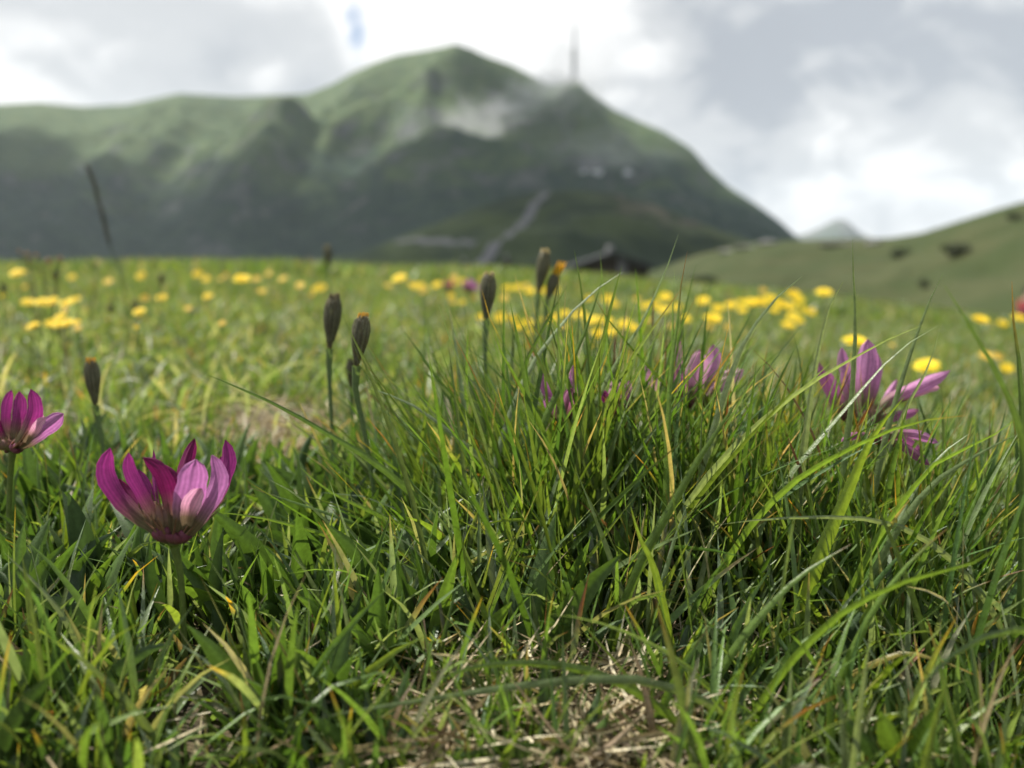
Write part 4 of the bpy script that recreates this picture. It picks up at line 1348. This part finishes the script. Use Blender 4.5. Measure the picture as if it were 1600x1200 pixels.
clover('pale pink clover head behind crossing grass blades', 0.315, (1090, 640), [
    ([(1078, 622), (1066, 590), (1060, 560), (1062, 530)], 13, 0.006, DMAG, MAG, 0.6, -0.2, None),
    ([(1084, 620), (1080, 590), (1088, 565), (1094, 545)], 18, 0.006, DMAG, DMAG, 0.6, 0.0, None),
    ([(1098, 618), (1104, 590), (1114, 565), (1114, 538)], 22, 0.003, MAG, LIL, 0.5, 0.2, None),
    ([(1090, 622), (1088, 596), (1092, 570), (1096, 549)], 27, -0.004, LIL, PAL, 0.4, -0.1, None),
    ([(1102, 622), (1116, 604), (1136, 590), (1162, 578)], 24, 0.0, LIL, PAL, 0.5, 0.3, None),
    ([(1076, 626), (1066, 606), (1060, 590), (1058, 576)], 18, -0.002, MAG, DMAG, 0.5, -0.3, None),
    ([(1076, 630), (1048, 610), (1026, 596), (1006, 570)], 20, 0.0, LIL, PAL, 0.5, -0.3, None),
], [(1090, 640), (1088, 690), (1086, 740)], (1089, 620, 32), 3, True, 1.15, 0.5)

clover('sprawling pink clover head with one floret pointing right', 0.305, (1346, 668), [
    ([(1308, 640), (1296, 612), (1286, 588), (1280, 566)], 15, 0.006, DMAG, DMAG, 0.6, -0.2, None),
    ([(1320, 640), (1308, 615), (1298, 595), (1292, 580)], 20, 0.0, DMAG, MAG, 0.6, -0.2, None),
    ([(1334, 642), (1326, 604), (1320, 575), (1315, 543)], 21, 0.003, MAG, LIL, 0.5, -0.2, None),
    ([(1345, 645), (1350, 604), (1354, 568), (1356, 530)], 34, -0.002, MAG, LIL, 0.45, 0.15, None),
    ([(1352, 640), (1362, 604), (1366, 578), (1364, 545)], 22, 0.004, MAG, LIL, 0.6, 0.4, None),
    ([(1368, 645), (1390, 622), (1435, 602), (1485, 579)], 24, -0.002, (0.5, 0.14, 0.26), LIL, 0.6, 0.4, ([(1392, 632), (1420, 618), (1448, 608), (1468, 606)], 14, 0.002)),
    ([(1366, 648), (1382, 625), (1392, 608), (1402, 592)], 12, 0.004, MAG, LIL, 0.6, 0.3, None),
    ([(1372, 655), (1398, 650), (1418, 645), (1436, 640)], 18, 0.0, DMAG, MAG, 0.6, 0.3, None),
], [(1346, 668), (1344, 700), (1342, 740)], (1346, 646, 30), 4, True, 0.95, 0.4)

clover('low clover head with drooping florets under the sprawling one', 0.270, (1378, 690), [
    ([(1388, 680), (1410, 676), (1438, 680), (1466, 692)], 18, -0.002, (0.5, 0.1, 0.28), LIL, 0.5, 0.2, None),
    ([(1388, 690), (1408, 695), (1430, 708), (1453, 727)], 18, -0.004, DMAG, DMAG, 0.6, 0.3, None),
    ([(1386, 684), (1404, 684), (1424, 694), (1440, 706)], 16, 0.003, DMAG, MAG, 0.6, 0.0, None),
    ([(1368, 684), (1350, 680), (1330, 682), (1314, 690)], 14, 0.003, DMAG, MAG, 0.6, 0.0, None),
], [(1378, 690), (1372, 715), (1368, 750)], (1380, 682, 18), 5, False, 0.85, 0.35)

clover('mauve clover head half hidden among the blades of the dense tuft', 0.275, (880, 660), [
    ([(872, 645), (862, 625), (854, 605), (850, 578)], 18, 0.003, DMAG, LIL, 0.6, -0.2, None),
    ([(886, 645), (890, 625), (894, 605), (896, 570)], 16, 0.003, DMAG, LIL, 0.6, 0.2, None),
    ([(882, 648), (886, 632), (890, 620), (894, 606)], 22, -0.003, (0.4, 0.12, 0.2), (0.5, 0.2, 0.34), 0.6, 0.1, None),
    ([(874, 650), (866, 638), (858, 628), (850, 620)], 18, -0.002, DMAG, LIL, 0.6, -0.2, None),
], [(880, 660), (880, 700), (880, 740)], (880, 645, 22), 6, False)
clover('small pink clover head among the blades of the tall tuft', 0.28, (966, 650), [
    ([(962, 636), (958, 620), (960, 606), (965, 588)], 18, 0.003, MAG, PAL, 0.5, 0.1, None),
    ([(970, 636), (976, 622), (980, 608), (984, 594)], 14, 0.003, DMAG, LIL, 0.5, 0.1, None),
    ([(960, 638), (950, 628), (942, 616), (936, 606)], 14, 0.0, DMAG, MAG, 0.5, 0.1, None),
], [(966, 650), (966, 690), (966, 730)], (966, 636, 16), 7, False)
clover('small far pink clover in the blurred flower band left of the cream tipped bud', 1.35, (732, 458), [
    ([(730, 452), (727, 448), (725, 444), (724, 438)], 7, 0.004, MAG, LIL, 0.5, 0.1, None),
    ([(734, 452), (736, 448), (738, 443), (740, 437)], 7, 0.004, MAG, LIL, 0.5, 0.1, None),
    ([(732, 452), (732, 447), (733, 442), (733, 434)], 7, -0.004, MAG, LIL, 0.5, 0.1, None),
    ([(735, 454), (740, 451), (744, 448), (747, 444)], 7, -0.004, MAG, LIL, 0.5, 0.1, None),
], [(732, 458), (732, 475), (733, 490)], (732, 452, 8), 8, False)
clover('tiny far clover left of the other far pink one', 1.5, (700, 456), [
    ([(699, 450), (697, 446), (696, 442), (696, 437)], 6, 0.004, MAG, (0.6, 0.2, 0.2), 0.5, 0.1, None),
    ([(702, 450), (704, 446), (705, 442), (706, 437)], 6, -0.004, MAG, (0.6, 0.2, 0.2), 0.5, 0.1, None),
], [(700, 456), (700, 470), (700, 485)], (700, 450, 6), 9, False)

# ------------------------------------------------------------------ closed buds of the yellow composites
def bud(label, d, top, bottom, wpx, stem, tipcol, seed, hairs=150, open_=False, dark=1.0):
    rnd = random.Random(seed)
    k = d / F
    tp, bt = P(top[0], top[1], d), P(bottom[0], bottom[1], d)
    sl = to_ground([tuple(P(q[0], q[1], d + 0.001 * i)) for i, q in enumerate([bottom] + stem)][::-1])
    o = empty('flower_bud', Vector(sl[0]), label, 'flower bud', 'closed hairy flower buds on stalks')
    line = catmull(sl, 12)
    R = wpx * 0.94 * k / 2
    part('stem', tube_arrays(line, list(np.linspace(0.0007, 0.0008, 9)) + [0.0009, 0.0011, 0.0015], 8, (0.14, 0.20, 0.08)), o, M_LEAF)
    ax = (tp - bt); Lb = ax.length; axn = ax.normalized()
    s = np.linspace(0, 1, 12)
    prof = np.interp(s, [0, .1, .3, .55, .75, .9, 1.0], [.22, .34, .66, .95, 1.0, .86, .62])
    ctr = [bt + ax * float(q) for q in s]
    dk = np.array((0.11, 0.09, 0.045)) * dark
    part('involucre', tube_arrays(ctr, list(prof * R * 0.93), 16, dk), o, M_LEAF)
    a0 = axn.orthogonal().normalized(); b0 = axn.cross(a0)
    for j in range(12):                                   # bracts pressed on the bud
        an = 2 * math.pi * j / 12 + rnd.uniform(-.1, .1)
        q0, q1 = rnd.uniform(0.02, 0.25), rnd.uniform(0.86, 1.0)
        ss = np.linspace(q0, q1, 9)
        pr = np.interp(ss, s, prof) * R * 1.03
        ctr_ = np.array([tuple(bt + ax * float(q)) for q in ss])
        rad = np.array(tuple(a0 * math.cos(an) + b0 * math.sin(an)))
        tan = np.array(tuple(b0 * math.cos(an) - a0 * math.sin(an)))
        wv = np.interp(np.linspace(0, 1, 9), [0, .5, .85, 1], [.3, .34, .22, .03]) * R
        V = np.stack([ctr_ + rad * (pr * 0.97)[:, None] - tan * wv[:, None], ctr_ + rad * (pr * 1.10)[:, None], ctr_ + rad * (pr * 0.97)[:, None] + tan * wv[:, None]], 1)
        c_ = np.tile(np.array([(0.17, 0.17, 0.09), (0.075, 0.065, 0.034), (0.17, 0.17, 0.09)]) * dark * rnd.uniform(.8, 1.2), (9, 1, 1)).reshape(-1, 3)
        part('bract', (V.reshape(-1, 3), grid_faces(9, 3), c_), o, M_LEAF)
    arrs = []
    for j in range(26):                                   # florets showing at the mouth
        an = rnd.uniform(0, 6.28); rr_ = math.sqrt(rnd.random()) * R * 0.6
        q = bt + ax * 0.93 + (a0 * math.cos(an) + b0 * math.sin(an)) * rr_
        h = Lb * (rnd.uniform(0.08, 0.16) if not open_ else rnd.uniform(0.25, 0.55))
        e_ = q + axn * h + (a0 * math.cos(an) + b0 * math.sin(an)) * (R * 0.25 if open_ else R * 0.08) + Vector((0.3 * h if open_ else 0, 0, 0))
        arrs.append(tube_arrays([q, (q + e_) / 2, e_], [R * .16, R * .15, R * .07], 5, np.array(tipcol) * rnd.uniform(.8, 1.2)))
    part('florets', join_arrays(arrs), o, M_YELLOW)
    n = hairs * 2
    if n:
        qs = RNG.uniform(0.05, 0.98, n); an = RNG.uniform(0, 2 * math.pi, n)
        A0, B0, AX = (np.array(tuple(v)) for v in (a0, b0, axn))
        rad = np.cos(an)[:, None] * A0 + np.sin(an)[:, None] * B0
        root = np.array(tuple(bt)) + qs[:, None] * np.array(tuple(ax)) + rad * (np.interp(qs, s, prof) * R)[:, None]
        tip = root + rad * RNG.uniform(0.0004, 0.0011, n)[:, None] + AX * RNG.uniform(0.0002, 0.0009, n)[:, None]
        sd = unit(np.cross(rad, AX)) * 0.00005
        V = np.stack([root - sd, root + sd, tip], 1).reshape(-1, 3)
        part('hair', (V, np.arange(3 * n).reshape(-1, 3), np.tile((0.42, 0.43, 0.33), (3 * n, 1))), o, M_HAIR, 'stuff')
    return o
CR, GO = (0.50, 0.42, 0.22), (0.60, 0.38, 0.07)
bud('plump dark bud leaning slightly, left of the golden streaked bud', 0.330, (522, 464), (515, 545), 27, [(514, 570), (517, 640), (520, 700)], (0.2, 0.17, 0.10), 1, 220)
bud('sharp hairy bud with a golden streak on a curved stalk', 0.285, (567, 494), (557, 572), 28, [(554, 590), (558, 627), (566, 658), (574, 700)], GO, 2, 320)
bud('small dark bud close behind the golden streaked one', 0.40, (547, 563), (549, 606), 14, [(549, 624), (551, 660)], (0.10, 0.09, 0.06), 3, 60, dark=0.7)
bud('cream tipped dark bud crossed by a grass blade', 0.340, (764, 430), (759, 500), 25, [(758, 549), (758, 620)], CR, 4, 200)
bud('tallest cream tipped bud beside the half open yellow one', 0.44, (852, 393), (841, 458), 21, [(836, 520), (832, 600)], CR, 5, 140)
bud('half open bud with yellow petals showing', 0.44, (868, 428), (855, 470), 18, [(848, 530), (842, 610)], (0.75, 0.46, 0.02), 6, 100, True)
bud('orange tipped bud above the magenta clover cut by the left edge', 0.330, (142, 564), (149, 634), 23, [(153, 655), (160, 690), (162, 730)], GO, 7, 160)
bud('far blurred bud with a pale tip in front of the dark hill', 1.05, (511, 386), (514, 418), 12, [(515, 440), (516, 470)], CR, 8, 0)
bud('far dark bud above the leftmost yellow flowers', 1.1, (85, 424), (86, 440), 8, [(86, 460), (86, 480)], (0.1, .09, .05), 9, 0)
bud('far dark bud right of a single round yellow flower', 1.0, (253, 430), (252, 446), 9, [(250, 470), (250, 500)], (0.1, .09, .05), 10, 0)
bud('far dark bud against pale grass, lower left', 1.0, (173, 477), (172, 490), 8, [(172, 510), (172, 530)], (0.1, .09, .05), 11, 0)
bud('far dark bud touching a yellow flower', 1.0, (211, 470), (210, 484), 8, [(210, 500), (210, 525)], (0.1, .09, .05), 12, 0)
bud('far dark bud near the left picture edge above a yellow flower', 1.0, (6, 444), (6, 460), 8, [(6, 480), (6, 500)], (0.1, .09, .05), 13, 0)

# brown knobs of a small rush on thin stalks
def knob(px, py, d, size, label):
    c_ = P(px, py, d)
    g = Vector((c_.x + random.uniform(-.02, .02), c_.y + random.uniform(-.02, .02), 0)); g.z = gzf(g.x, g.y) - 0.003
    o = empty('seed_head', g, label, 'seed head', 'brown seed heads above the meadow edge')
    part('stalk', tube_arrays(catmull([g, (g + c_) / 2 + Vector((.004, 0, .006)), c_], 8), [0.0008] * 8, 5, (0.12, 0.10, 0.05)), o, M_LEAF)
    r = size * d / F / 2
    arrs = []
    for j in range(16):
        v = Vector((random.gauss(0, 1), random.gauss(0, 1), random.gauss(0, 1))).normalized()
        arrs.append(tube_arrays([c_, c_ + v * r * 0.7, c_ + v * r * 1.1], [r * .45, r * .5, r * .1], 5, np.array((0.30, 0.19, 0.09)) * random.uniform(.7, 1.4)))
    part('spikelet', join_arrays(arrs), o, M_STRAW, 'stuff')
for (a, b_, s_, lab) in [(42, 397, 8, 'brown seed head on the left of a close pair'), (45, 409, 8, 'brown seed head lowest of the pair'), (56, 399, 7, 'dim brown seed head right of the pair'),
                         (75, 408, 10, 'reddish brown seed head above the leftmost yellow flower'), (94, 405, 9, 'round brown seed head alone against the dark slope'), (151, 412, 7, 'faint brown seed head beside the tall spike'),
                         (30, 392, 5, 'very faint seed head at the upper left of the cluster')]:
    knob(a, b_, 1.0, s_, lab)

# tall dark grass spike
spd = 0.9
sp_line = [(137, 262), (145, 280), (152, 305), (162, 345), (172, 385)]
stl = [(187, 420), (193, 448), (200, 490), (204, 530)]
pts = [P(a, b_, spd) for a, b_ in sp_line]
stem_pts = to_ground([tuple(P(a, b_, spd)) for a, b_ in (sp_line + stl)][::-1])
o = empty('grass_spike', Vector(stem_pts[0]), 'tall dark grass spike bending left, high above the meadow', 'grass spike')
part('stem', tube_arrays(catmull(stem_pts, 24), [0.0008] * 24, 6, (0.06, 0.08, 0.04)), o, M_LEAF)
line = catmull(pts, 40)
arrs = []
for i in range(38):
    for j in range(4):
        q = Vector(line[i]); tt = (Vector(line[i + 1]) - Vector(line[i])).normalized()
        v = (tt.orthogonal() if j % 2 else tt.orthogonal().cross(tt)) * (1 if j < 2 else -1)
        v.rotate(Quaternion(tt, random.uniform(0, 6)))
        e_ = q + v.normalized() * 0.0024 - tt * 0.0035
        arrs.append(tube_arrays([q, (q + e_) / 2, e_], [0.0007, 0.0009, 0.0002], 4, np.array((0.09, 0.085, 0.06)) * random.uniform(.6, 1.3)))
part('spikelets', join_arrays(arrs), o, M_STRAW, 'stuff')

# ------------------------------------------------------------------ yellow flowers
def corolla(kind):
    arrs = []
    n = 13 if kind < 2 else 9
    for ring in range(2):
        for j in range(n):
            a = 2 * math.pi * (j + 0.5 * ring) / n + random.uniform(-.08, .08)
            Lp = (1.0 if ring == 0 else 0.72) * random.uniform(.9, 1.05)
            up = 0.12 + 0.16 * ring + random.uniform(-.08, .08)
            s = np.linspace(0, 1, 5)
            r = 0.12 + s * (Lp - 0.12)
            z = up * s - 0.10 * s ** 2 + 0.02 * ring
            C = np.stack([np.cos(a) * r, np.sin(a) * r, z], -1)
            wv = np.interp(s, [0, .4, .8, 1], [.08, .17, .17, .09])[:, None] * np.array([-math.sin(a), math.cos(a), 0])
            V = np.stack([C - wv + (0, 0, .03), C, C + wv + (0, 0, .03)], 1).reshape(-1, 3)
            base = np.array((0.93, 0.75, 0.05)) if kind < 2 else np.array((0.80, 0.60, 0.12))
            c_ = np.tile(base * random.uniform(.88, 1.08), (15, 1))
            arrs.append((V, grid_faces(5, 3), c_))
    V, f, c_ = join_arrays(arrs)
    return mesh_np('corolla', V, f, c_)
COROL = [corolla(k) for k in (0, 1, 2)]
for me in COROL: me.materials.append(M_YELLOW)
V, f = lathe([(0.02, 0.14), (0.12, 0.13), (0.2, 0.08), (0.22, 0.0), (0.15, -0.08), (0.05, -0.2)], 10)
CENTRE = mesh_np('flower_centre', V, f[:, ::-1], np.tile((0.75, 0.48, 0.03), (len(V), 1)))
CENTRE.materials.append(M_YELLOW)
V, f, c_ = tube_arrays([(0, 0, 0), (0.02, 0.01, 0.35), (0.015, 0.0, 0.7), (0, 0, 1)], [1, 1, 1, 1], 5, (0.10, 0.14, 0.05))
V[:, 0:2] *= 0.03
STEMMESH = mesh_np('stem', V, f, c_); STEMMESH.materials.append(M_LEAF)

def yflower(px, py, wpx, hpx, kind, label, group):
    true = max(wpx * 1.0 - 1.5, 8.0)
    dia = 0.024 if kind < 2 else 0.019
    d = min(max(F * dia / true, 0.62), 2.9)
    while d > 0.5:
        c_ = P(px, py, d)
        if c_.z - gzf(c_.x, c_.y) > 0.052:
            break
        d -= 0.03
    dia = true * d / F
    c_ = P(px, py, d)
    gx, gy = c_.x + random.uniform(-.015, .015), c_.y + random.uniform(-.02, .02)
    gzv = gzf(gx, gy)
    o = empty('yellow_flower', (gx, gy, gzv), label, 'yellow flower', group)
    top = c_ - Vector((gx, gy, gzv))
    h = max(top.length, 0.01)
    st = link('stem', STEMMESH, o)
    st.rotation_euler = top.to_track_quat('Z', 'Y').to_euler()
    st.scale = (0.018, 0.018, h)
    st.location = (0, 0, -0.002)
    r = min(1.0, max(0.2, hpx / wpx))
    tilt = math.asin(min(0.95, r * 0.9)) * 0.8
    e_ = Matrix.Rotation(random.uniform(-.25, .25), 3, 'Y') @ Matrix.Rotation(tilt, 3, 'X') @ Matrix.Rotation(random.uniform(0, 6.28), 3, 'Z')
    fl = link('corolla', COROL[kind], o)
    fl.location = top
    fl.rotation_euler = e_.to_euler()
    fl.scale = (dia / 2,) * 3
    ce = link('flower_centre', CENTRE, fl)
    return o

YF = {
 ('yellow flowers at the left of the meadow', None): [
  (28, 427, 30, 16, 0, 'wide yellow flower at the upper left, alone below the brown seed heads'), (112, 433, 15, 13, 0, 'small yellow flower between the seed heads and the tall spike'),
  (220, 431, 18, 17, 0, 'round yellow flower alone right of the tall spike'), (39, 448, 12, 12, 2, 'dull small yellow flower under the leftmost wide one'), (5, 462, 13, 14, 0, 'yellow flower half cut by the left picture edge'),
  (52, 509, 24, 15, 0, 'tilted yellow flower lowest on the far left'), (218, 487, 23, 15, 0, 'tilted yellow flower under a dark bud'), (253, 465, 20, 14, 0, 'yellow flower right of the tilted one and its dark bud'), (226, 466, 18, 18, 2, 'pale yellow flower just above the tilted one under a dark bud'),
  (213, 511, 11, 13, 0, 'small orange yellow flower low under the tilted one'), (169, 440, 20, 16, 2, 'pale yellowish flower beside the tall spike')],
 ('yellow flowers of the upper left clump', 'yellow flower in the flat upper clump on the far left'): [(44, 472, 24, 14, 0), (66, 472, 26, 16, 0), (80, 472, 28, 17, 0), (104, 474, 24, 13, 0), (117, 468, 22, 13, 0), (101, 484, 16, 14, 2)],
 ('yellow flowers of the lower left clump', 'yellow flower in the dense lower clump on the far left'): [(80, 505, 22, 18, 0), (94, 496, 24, 18, 0), (104, 505, 26, 16, 0), (120, 504, 16, 12, 0), (122, 513, 16, 14, 2), (90, 507, 20, 16, 0)],
 ('yellow flowers of the far band, left half', 'yellow flower in the thin far band left of the buds'): [(309, 428, 18, 17, 0), (322, 436, 16, 14, 0), (378, 436, 30, 17, 0), (353, 430, 12, 12, 2), (401, 436, 18, 14, 2), (420, 428, 14, 12, 2), (442, 436, 18, 14, 2), (469, 446, 20, 15, 2), (494, 451, 16, 15, 0), (502, 449, 18, 17, 0), (488, 460, 12, 12, 2),
   (325, 463, 18, 13, 0), (409, 455, 18, 12, 2), (294, 482, 16, 13, 2), (347, 505, 16, 13, 2), (345, 436, 12, 10, 2)],
 ('yellow flowers of the far band, middle', 'yellow flower in the far band between the bud groups'): [(624, 435, 28, 15, 0), (606, 446, 14, 13, 2), (649, 447, 18, 16, 0), (658, 446, 16, 16, 0), (663, 452, 14, 14, 2), (683, 445, 18, 14, 0), (709, 434, 17, 16, 2), (707, 443, 15, 14, 0), (723, 440, 15, 13, 0), (705, 462, 14, 15, 0), (708, 472, 14, 13, 2), (722, 472, 13, 13, 0),
   (741, 465, 14, 14, 2), (793, 450, 18, 15, 0), (809, 449, 18, 16, 0), (828, 455, 20, 14, 0), (822, 446, 15, 14, 2), (788, 466, 18, 16, 2), (848, 454, 16, 18, 0), (869, 454, 13, 13, 0), (752, 437, 12, 12, 2), (660, 456, 13, 12, 2), (640, 443, 12, 12, 2)],
 ('yellow flowers behind the tuft', 'yellow flower in the thick band behind the tall tuft'): [(751, 495, 16, 15, 0), (782, 496, 24, 26, 0), (801, 498, 20, 24, 0), (825, 504, 22, 18, 0), (829, 518, 16, 18, 0), (852, 500, 18, 16, 0), (866, 496, 18, 16, 0), (882, 490, 20, 15, 0), (905, 492, 26, 16, 0), (925, 500, 26, 18, 0), (948, 502, 28, 18, 0), (936, 522, 30, 20, 0), (954, 519, 24, 18, 0),
   (976, 506, 26, 20, 0), (950, 467, 22, 20, 0), (961, 476, 16, 14, 0), (995, 467, 14, 12, 2), (920, 466, 14, 12, 0), (1023, 476, 22, 16, 0), (1040, 464, 24, 17, 0), (1037, 484, 22, 16, 0), (1008, 478, 18, 14, 0), (1071, 498, 22, 18, 0), (1058, 480, 18, 15, 0), (990, 512, 20, 16, 0), (880, 510, 18, 16, 2), (810, 510, 18, 18, 0), (1010, 500, 18, 14, 2), (1050, 510, 16, 14, 2)],
 ('yellow flowers of the right clump', 'yellow flower in the wide clump on the right'): [(1099, 470, 24, 17, 0), (1122, 482, 22, 16, 0), (1142, 477, 22, 15, 0), (1158, 472, 16, 14, 0), (1114, 498, 34, 18, 0), (1109, 511, 16, 14, 2), (1136, 511, 16, 14, 2), (1174, 473, 28, 16, 0), (1190, 472, 28, 17, 0), (1204, 466, 22, 16, 0), (1220, 475, 26, 18, 0), (1236, 479, 22, 17, 0), (1249, 469, 20, 17, 0), (1210, 484, 20, 14, 0),
   (1239, 495, 24, 16, 0), (1250, 501, 16, 14, 0), (1232, 508, 26, 13, 0), (1192, 454, 16, 15, 2), (1160, 484, 18, 14, 0), (1255, 484, 16, 14, 0)],
 ('single yellow flowers on the right', None): [(1240, 460, 26, 22, 0, 'tall pointed yellow flower topping the right clump'), (1267, 487, 19, 17, 0, 'round yellow flower at the right end of the right clump'), (1288, 457, 30, 14, 0, 'tilted yellow flower alone, right of the right clump'), (1532, 500, 34, 14, 0, 'flat wide yellow flower behind the bent dark blade'),
   (1567, 505, 19, 15, 0, 'small yellow flower between two others near the right edge'), (1593, 497, 26, 14, 0, 'yellow flower touching the right picture edge'), (1337, 534, 46, 16, 0, 'large flat yellow flower above the sprawling clover'), (1449, 572, 44, 19, 0, 'large flat yellow flower above the floret pointing right'),
   (1540, 556, 26, 18, 2, 'left one of two cream coloured flowers near the right edge'), (1560, 557, 24, 18, 2, 'right one of two cream coloured flowers near the right edge'), (1573, 575, 24, 22, 0, 'round yellow flower under the cream coloured pair'), (1394, 539, 12, 9, 2, 'tiny dull yellow flower right of the large flat one')],
}
ORD = ['first', 'second', 'third', 'fourth', 'fifth', 'sixth', 'seventh', 'eighth', 'ninth', 'tenth', 'eleventh', 'twelfth', 'thirteenth', 'fourteenth', 'fifteenth', 'sixteenth',
       'seventeenth', 'eighteenth', 'nineteenth', 'twentieth', 'twenty-first', 'twenty-second', 'twenty-third', 'twenty-fourth', 'twenty-fifth', 'twenty-sixth', 'twenty-seventh', 'twenty-eighth', 'twenty-ninth', 'thirtieth']
for (grp, lab), items in YF.items():
    if lab:
        items = sorted(items)
        items = [(*it, lab.replace('yellow flower', 'yellow flower, %s from the left,' % ORD[i], 1)) for i, it in enumerate(items)]
    for it in items:
        yflower(it[0], it[1], it[2], it[3], it[4] if it[4] == 2 else random.choice((0, 1)), it[5], grp)

# ------------------------------------------------------------------ person sitting far off at the right edge
def person():
    d = 22.0
    k = d / F
    base = P(1604, 499, d)
    o = empty('person', base, 'person in a red top seated at the right picture edge', 'person')
    def skin(name, nodes, edges, mat, root=0, sub=1):
        me = bpy.data.meshes.new(name)
        me.from_pydata([q[0] for q in nodes], edges, [])
        ob = link(name, me, o, mat=mat)
        md = ob.modifiers.new('skin', 'SKIN')
        for i, q in enumerate(nodes):
            me.skin_vertices[0].data[i].radius = q[1]
        me.skin_vertices[0].data[root].use_root = True
        ob.modifiers.new('sub', 'SUBSURF').levels = sub
        ob.modifiers['sub'].render_levels = sub
        return ob
    skin_m = simple_mat('skin', (0.42, 0.27, 0.2), (0.48, 0.31, 0.23), 8, 0.6)
    red = simple_mat('red_cloth', (0.34, 0.025, 0.04), (0.40, 0.04, 0.06), 6, 0.8)
    dark = simple_mat('dark_cloth', (0.03, 0.03, 0.05), (0.05, 0.05, 0.07), 6, 0.8)
    hair = simple_mat('dark_hair', (0.015, 0.012, 0.014), (0.03, 0.025, 0.03), 20, 0.5)
    # body: seated, legs forward to the left
    body = [((0, 0, 0.10), (.15, .13)), ((0, 0.02, 0.28), (.14, .11)), ((0, 0.02, 0.46), (.17, .12)), ((0, 0.0, 0.56), (.06, .06)), ((-.01, -.02, 0.66), (.085, .10)), ((-.01, -.02, 0.76), (.07, .085)),
            ((-.19, 0.02, 0.48), (.055, .055)), ((-.24, -.08, 0.26), (.045, .045)), ((-.16, -.28, 0.22), (.035, .035)), ((-.12, -.36, 0.22), (.03, .02)),
            ((.19, 0.02, 0.48), (.055, .055)), ((.24, -.08, 0.26), (.045, .045)), ((.14, -.28, 0.22), (.035, .035)), ((.10, -.36, 0.22), (.03, .02)),
            ((-.10, -.02, 0.10), (.09, .09)), ((-.14, -.40, 0.30), (.06, .06)), ((-.13, -.62, 0.0), (.045, .045)), ((-.13, -.74, -0.02), (.04, .03)),
            ((.10, -.02, 0.10), (.09, .09)), ((.14, -.40, 0.30), (.06, .06)), ((.13, -.62, 0.0), (.045, .045)), ((.13, -.74, -0.02), (.04, .03))]
    edges = [(0, 1), (1, 2), (2, 3), (3, 4), (4, 5), (2, 6), (6, 7), (7, 8), (8, 9), (2, 10), (10, 11), (11, 12), (12, 13), (0, 14), (14, 15), (15, 16), (16, 17), (0, 18), (18, 19), (19, 20), (20, 21)]
    skin('body', body, edges, skin_m, 0, 2)
    g = 1.14
    top = [(body[i][0], tuple(r * g for r in body[i][1])) for i in (0, 1, 2, 6, 7, 8, 10, 11, 12)]
    skin('red_top', top, [(0, 1), (1, 2), (2, 3), (3, 4), (4, 5), (2, 6), (6, 7), (7, 8)], red, 0, 2)
    tr = [(body[i][0], tuple(r * g for r in body[i][1])) for i in (0, 14, 15, 16, 18, 19, 20)]
    skin('trousers', tr, [(0, 1), (1, 2), (2, 3), (0, 4), (4, 5), (5, 6)], dark, 0, 2)
    skin('hair', [((-.01, 0.01, 0.80), (.09, .10)), ((-.01, 0.05, 0.72), (.10, .085)), ((-.01, 0.07, 0.62), (.08, .05))], [(0, 1), (1, 2)], hair, 1, 2)
    return o
person()
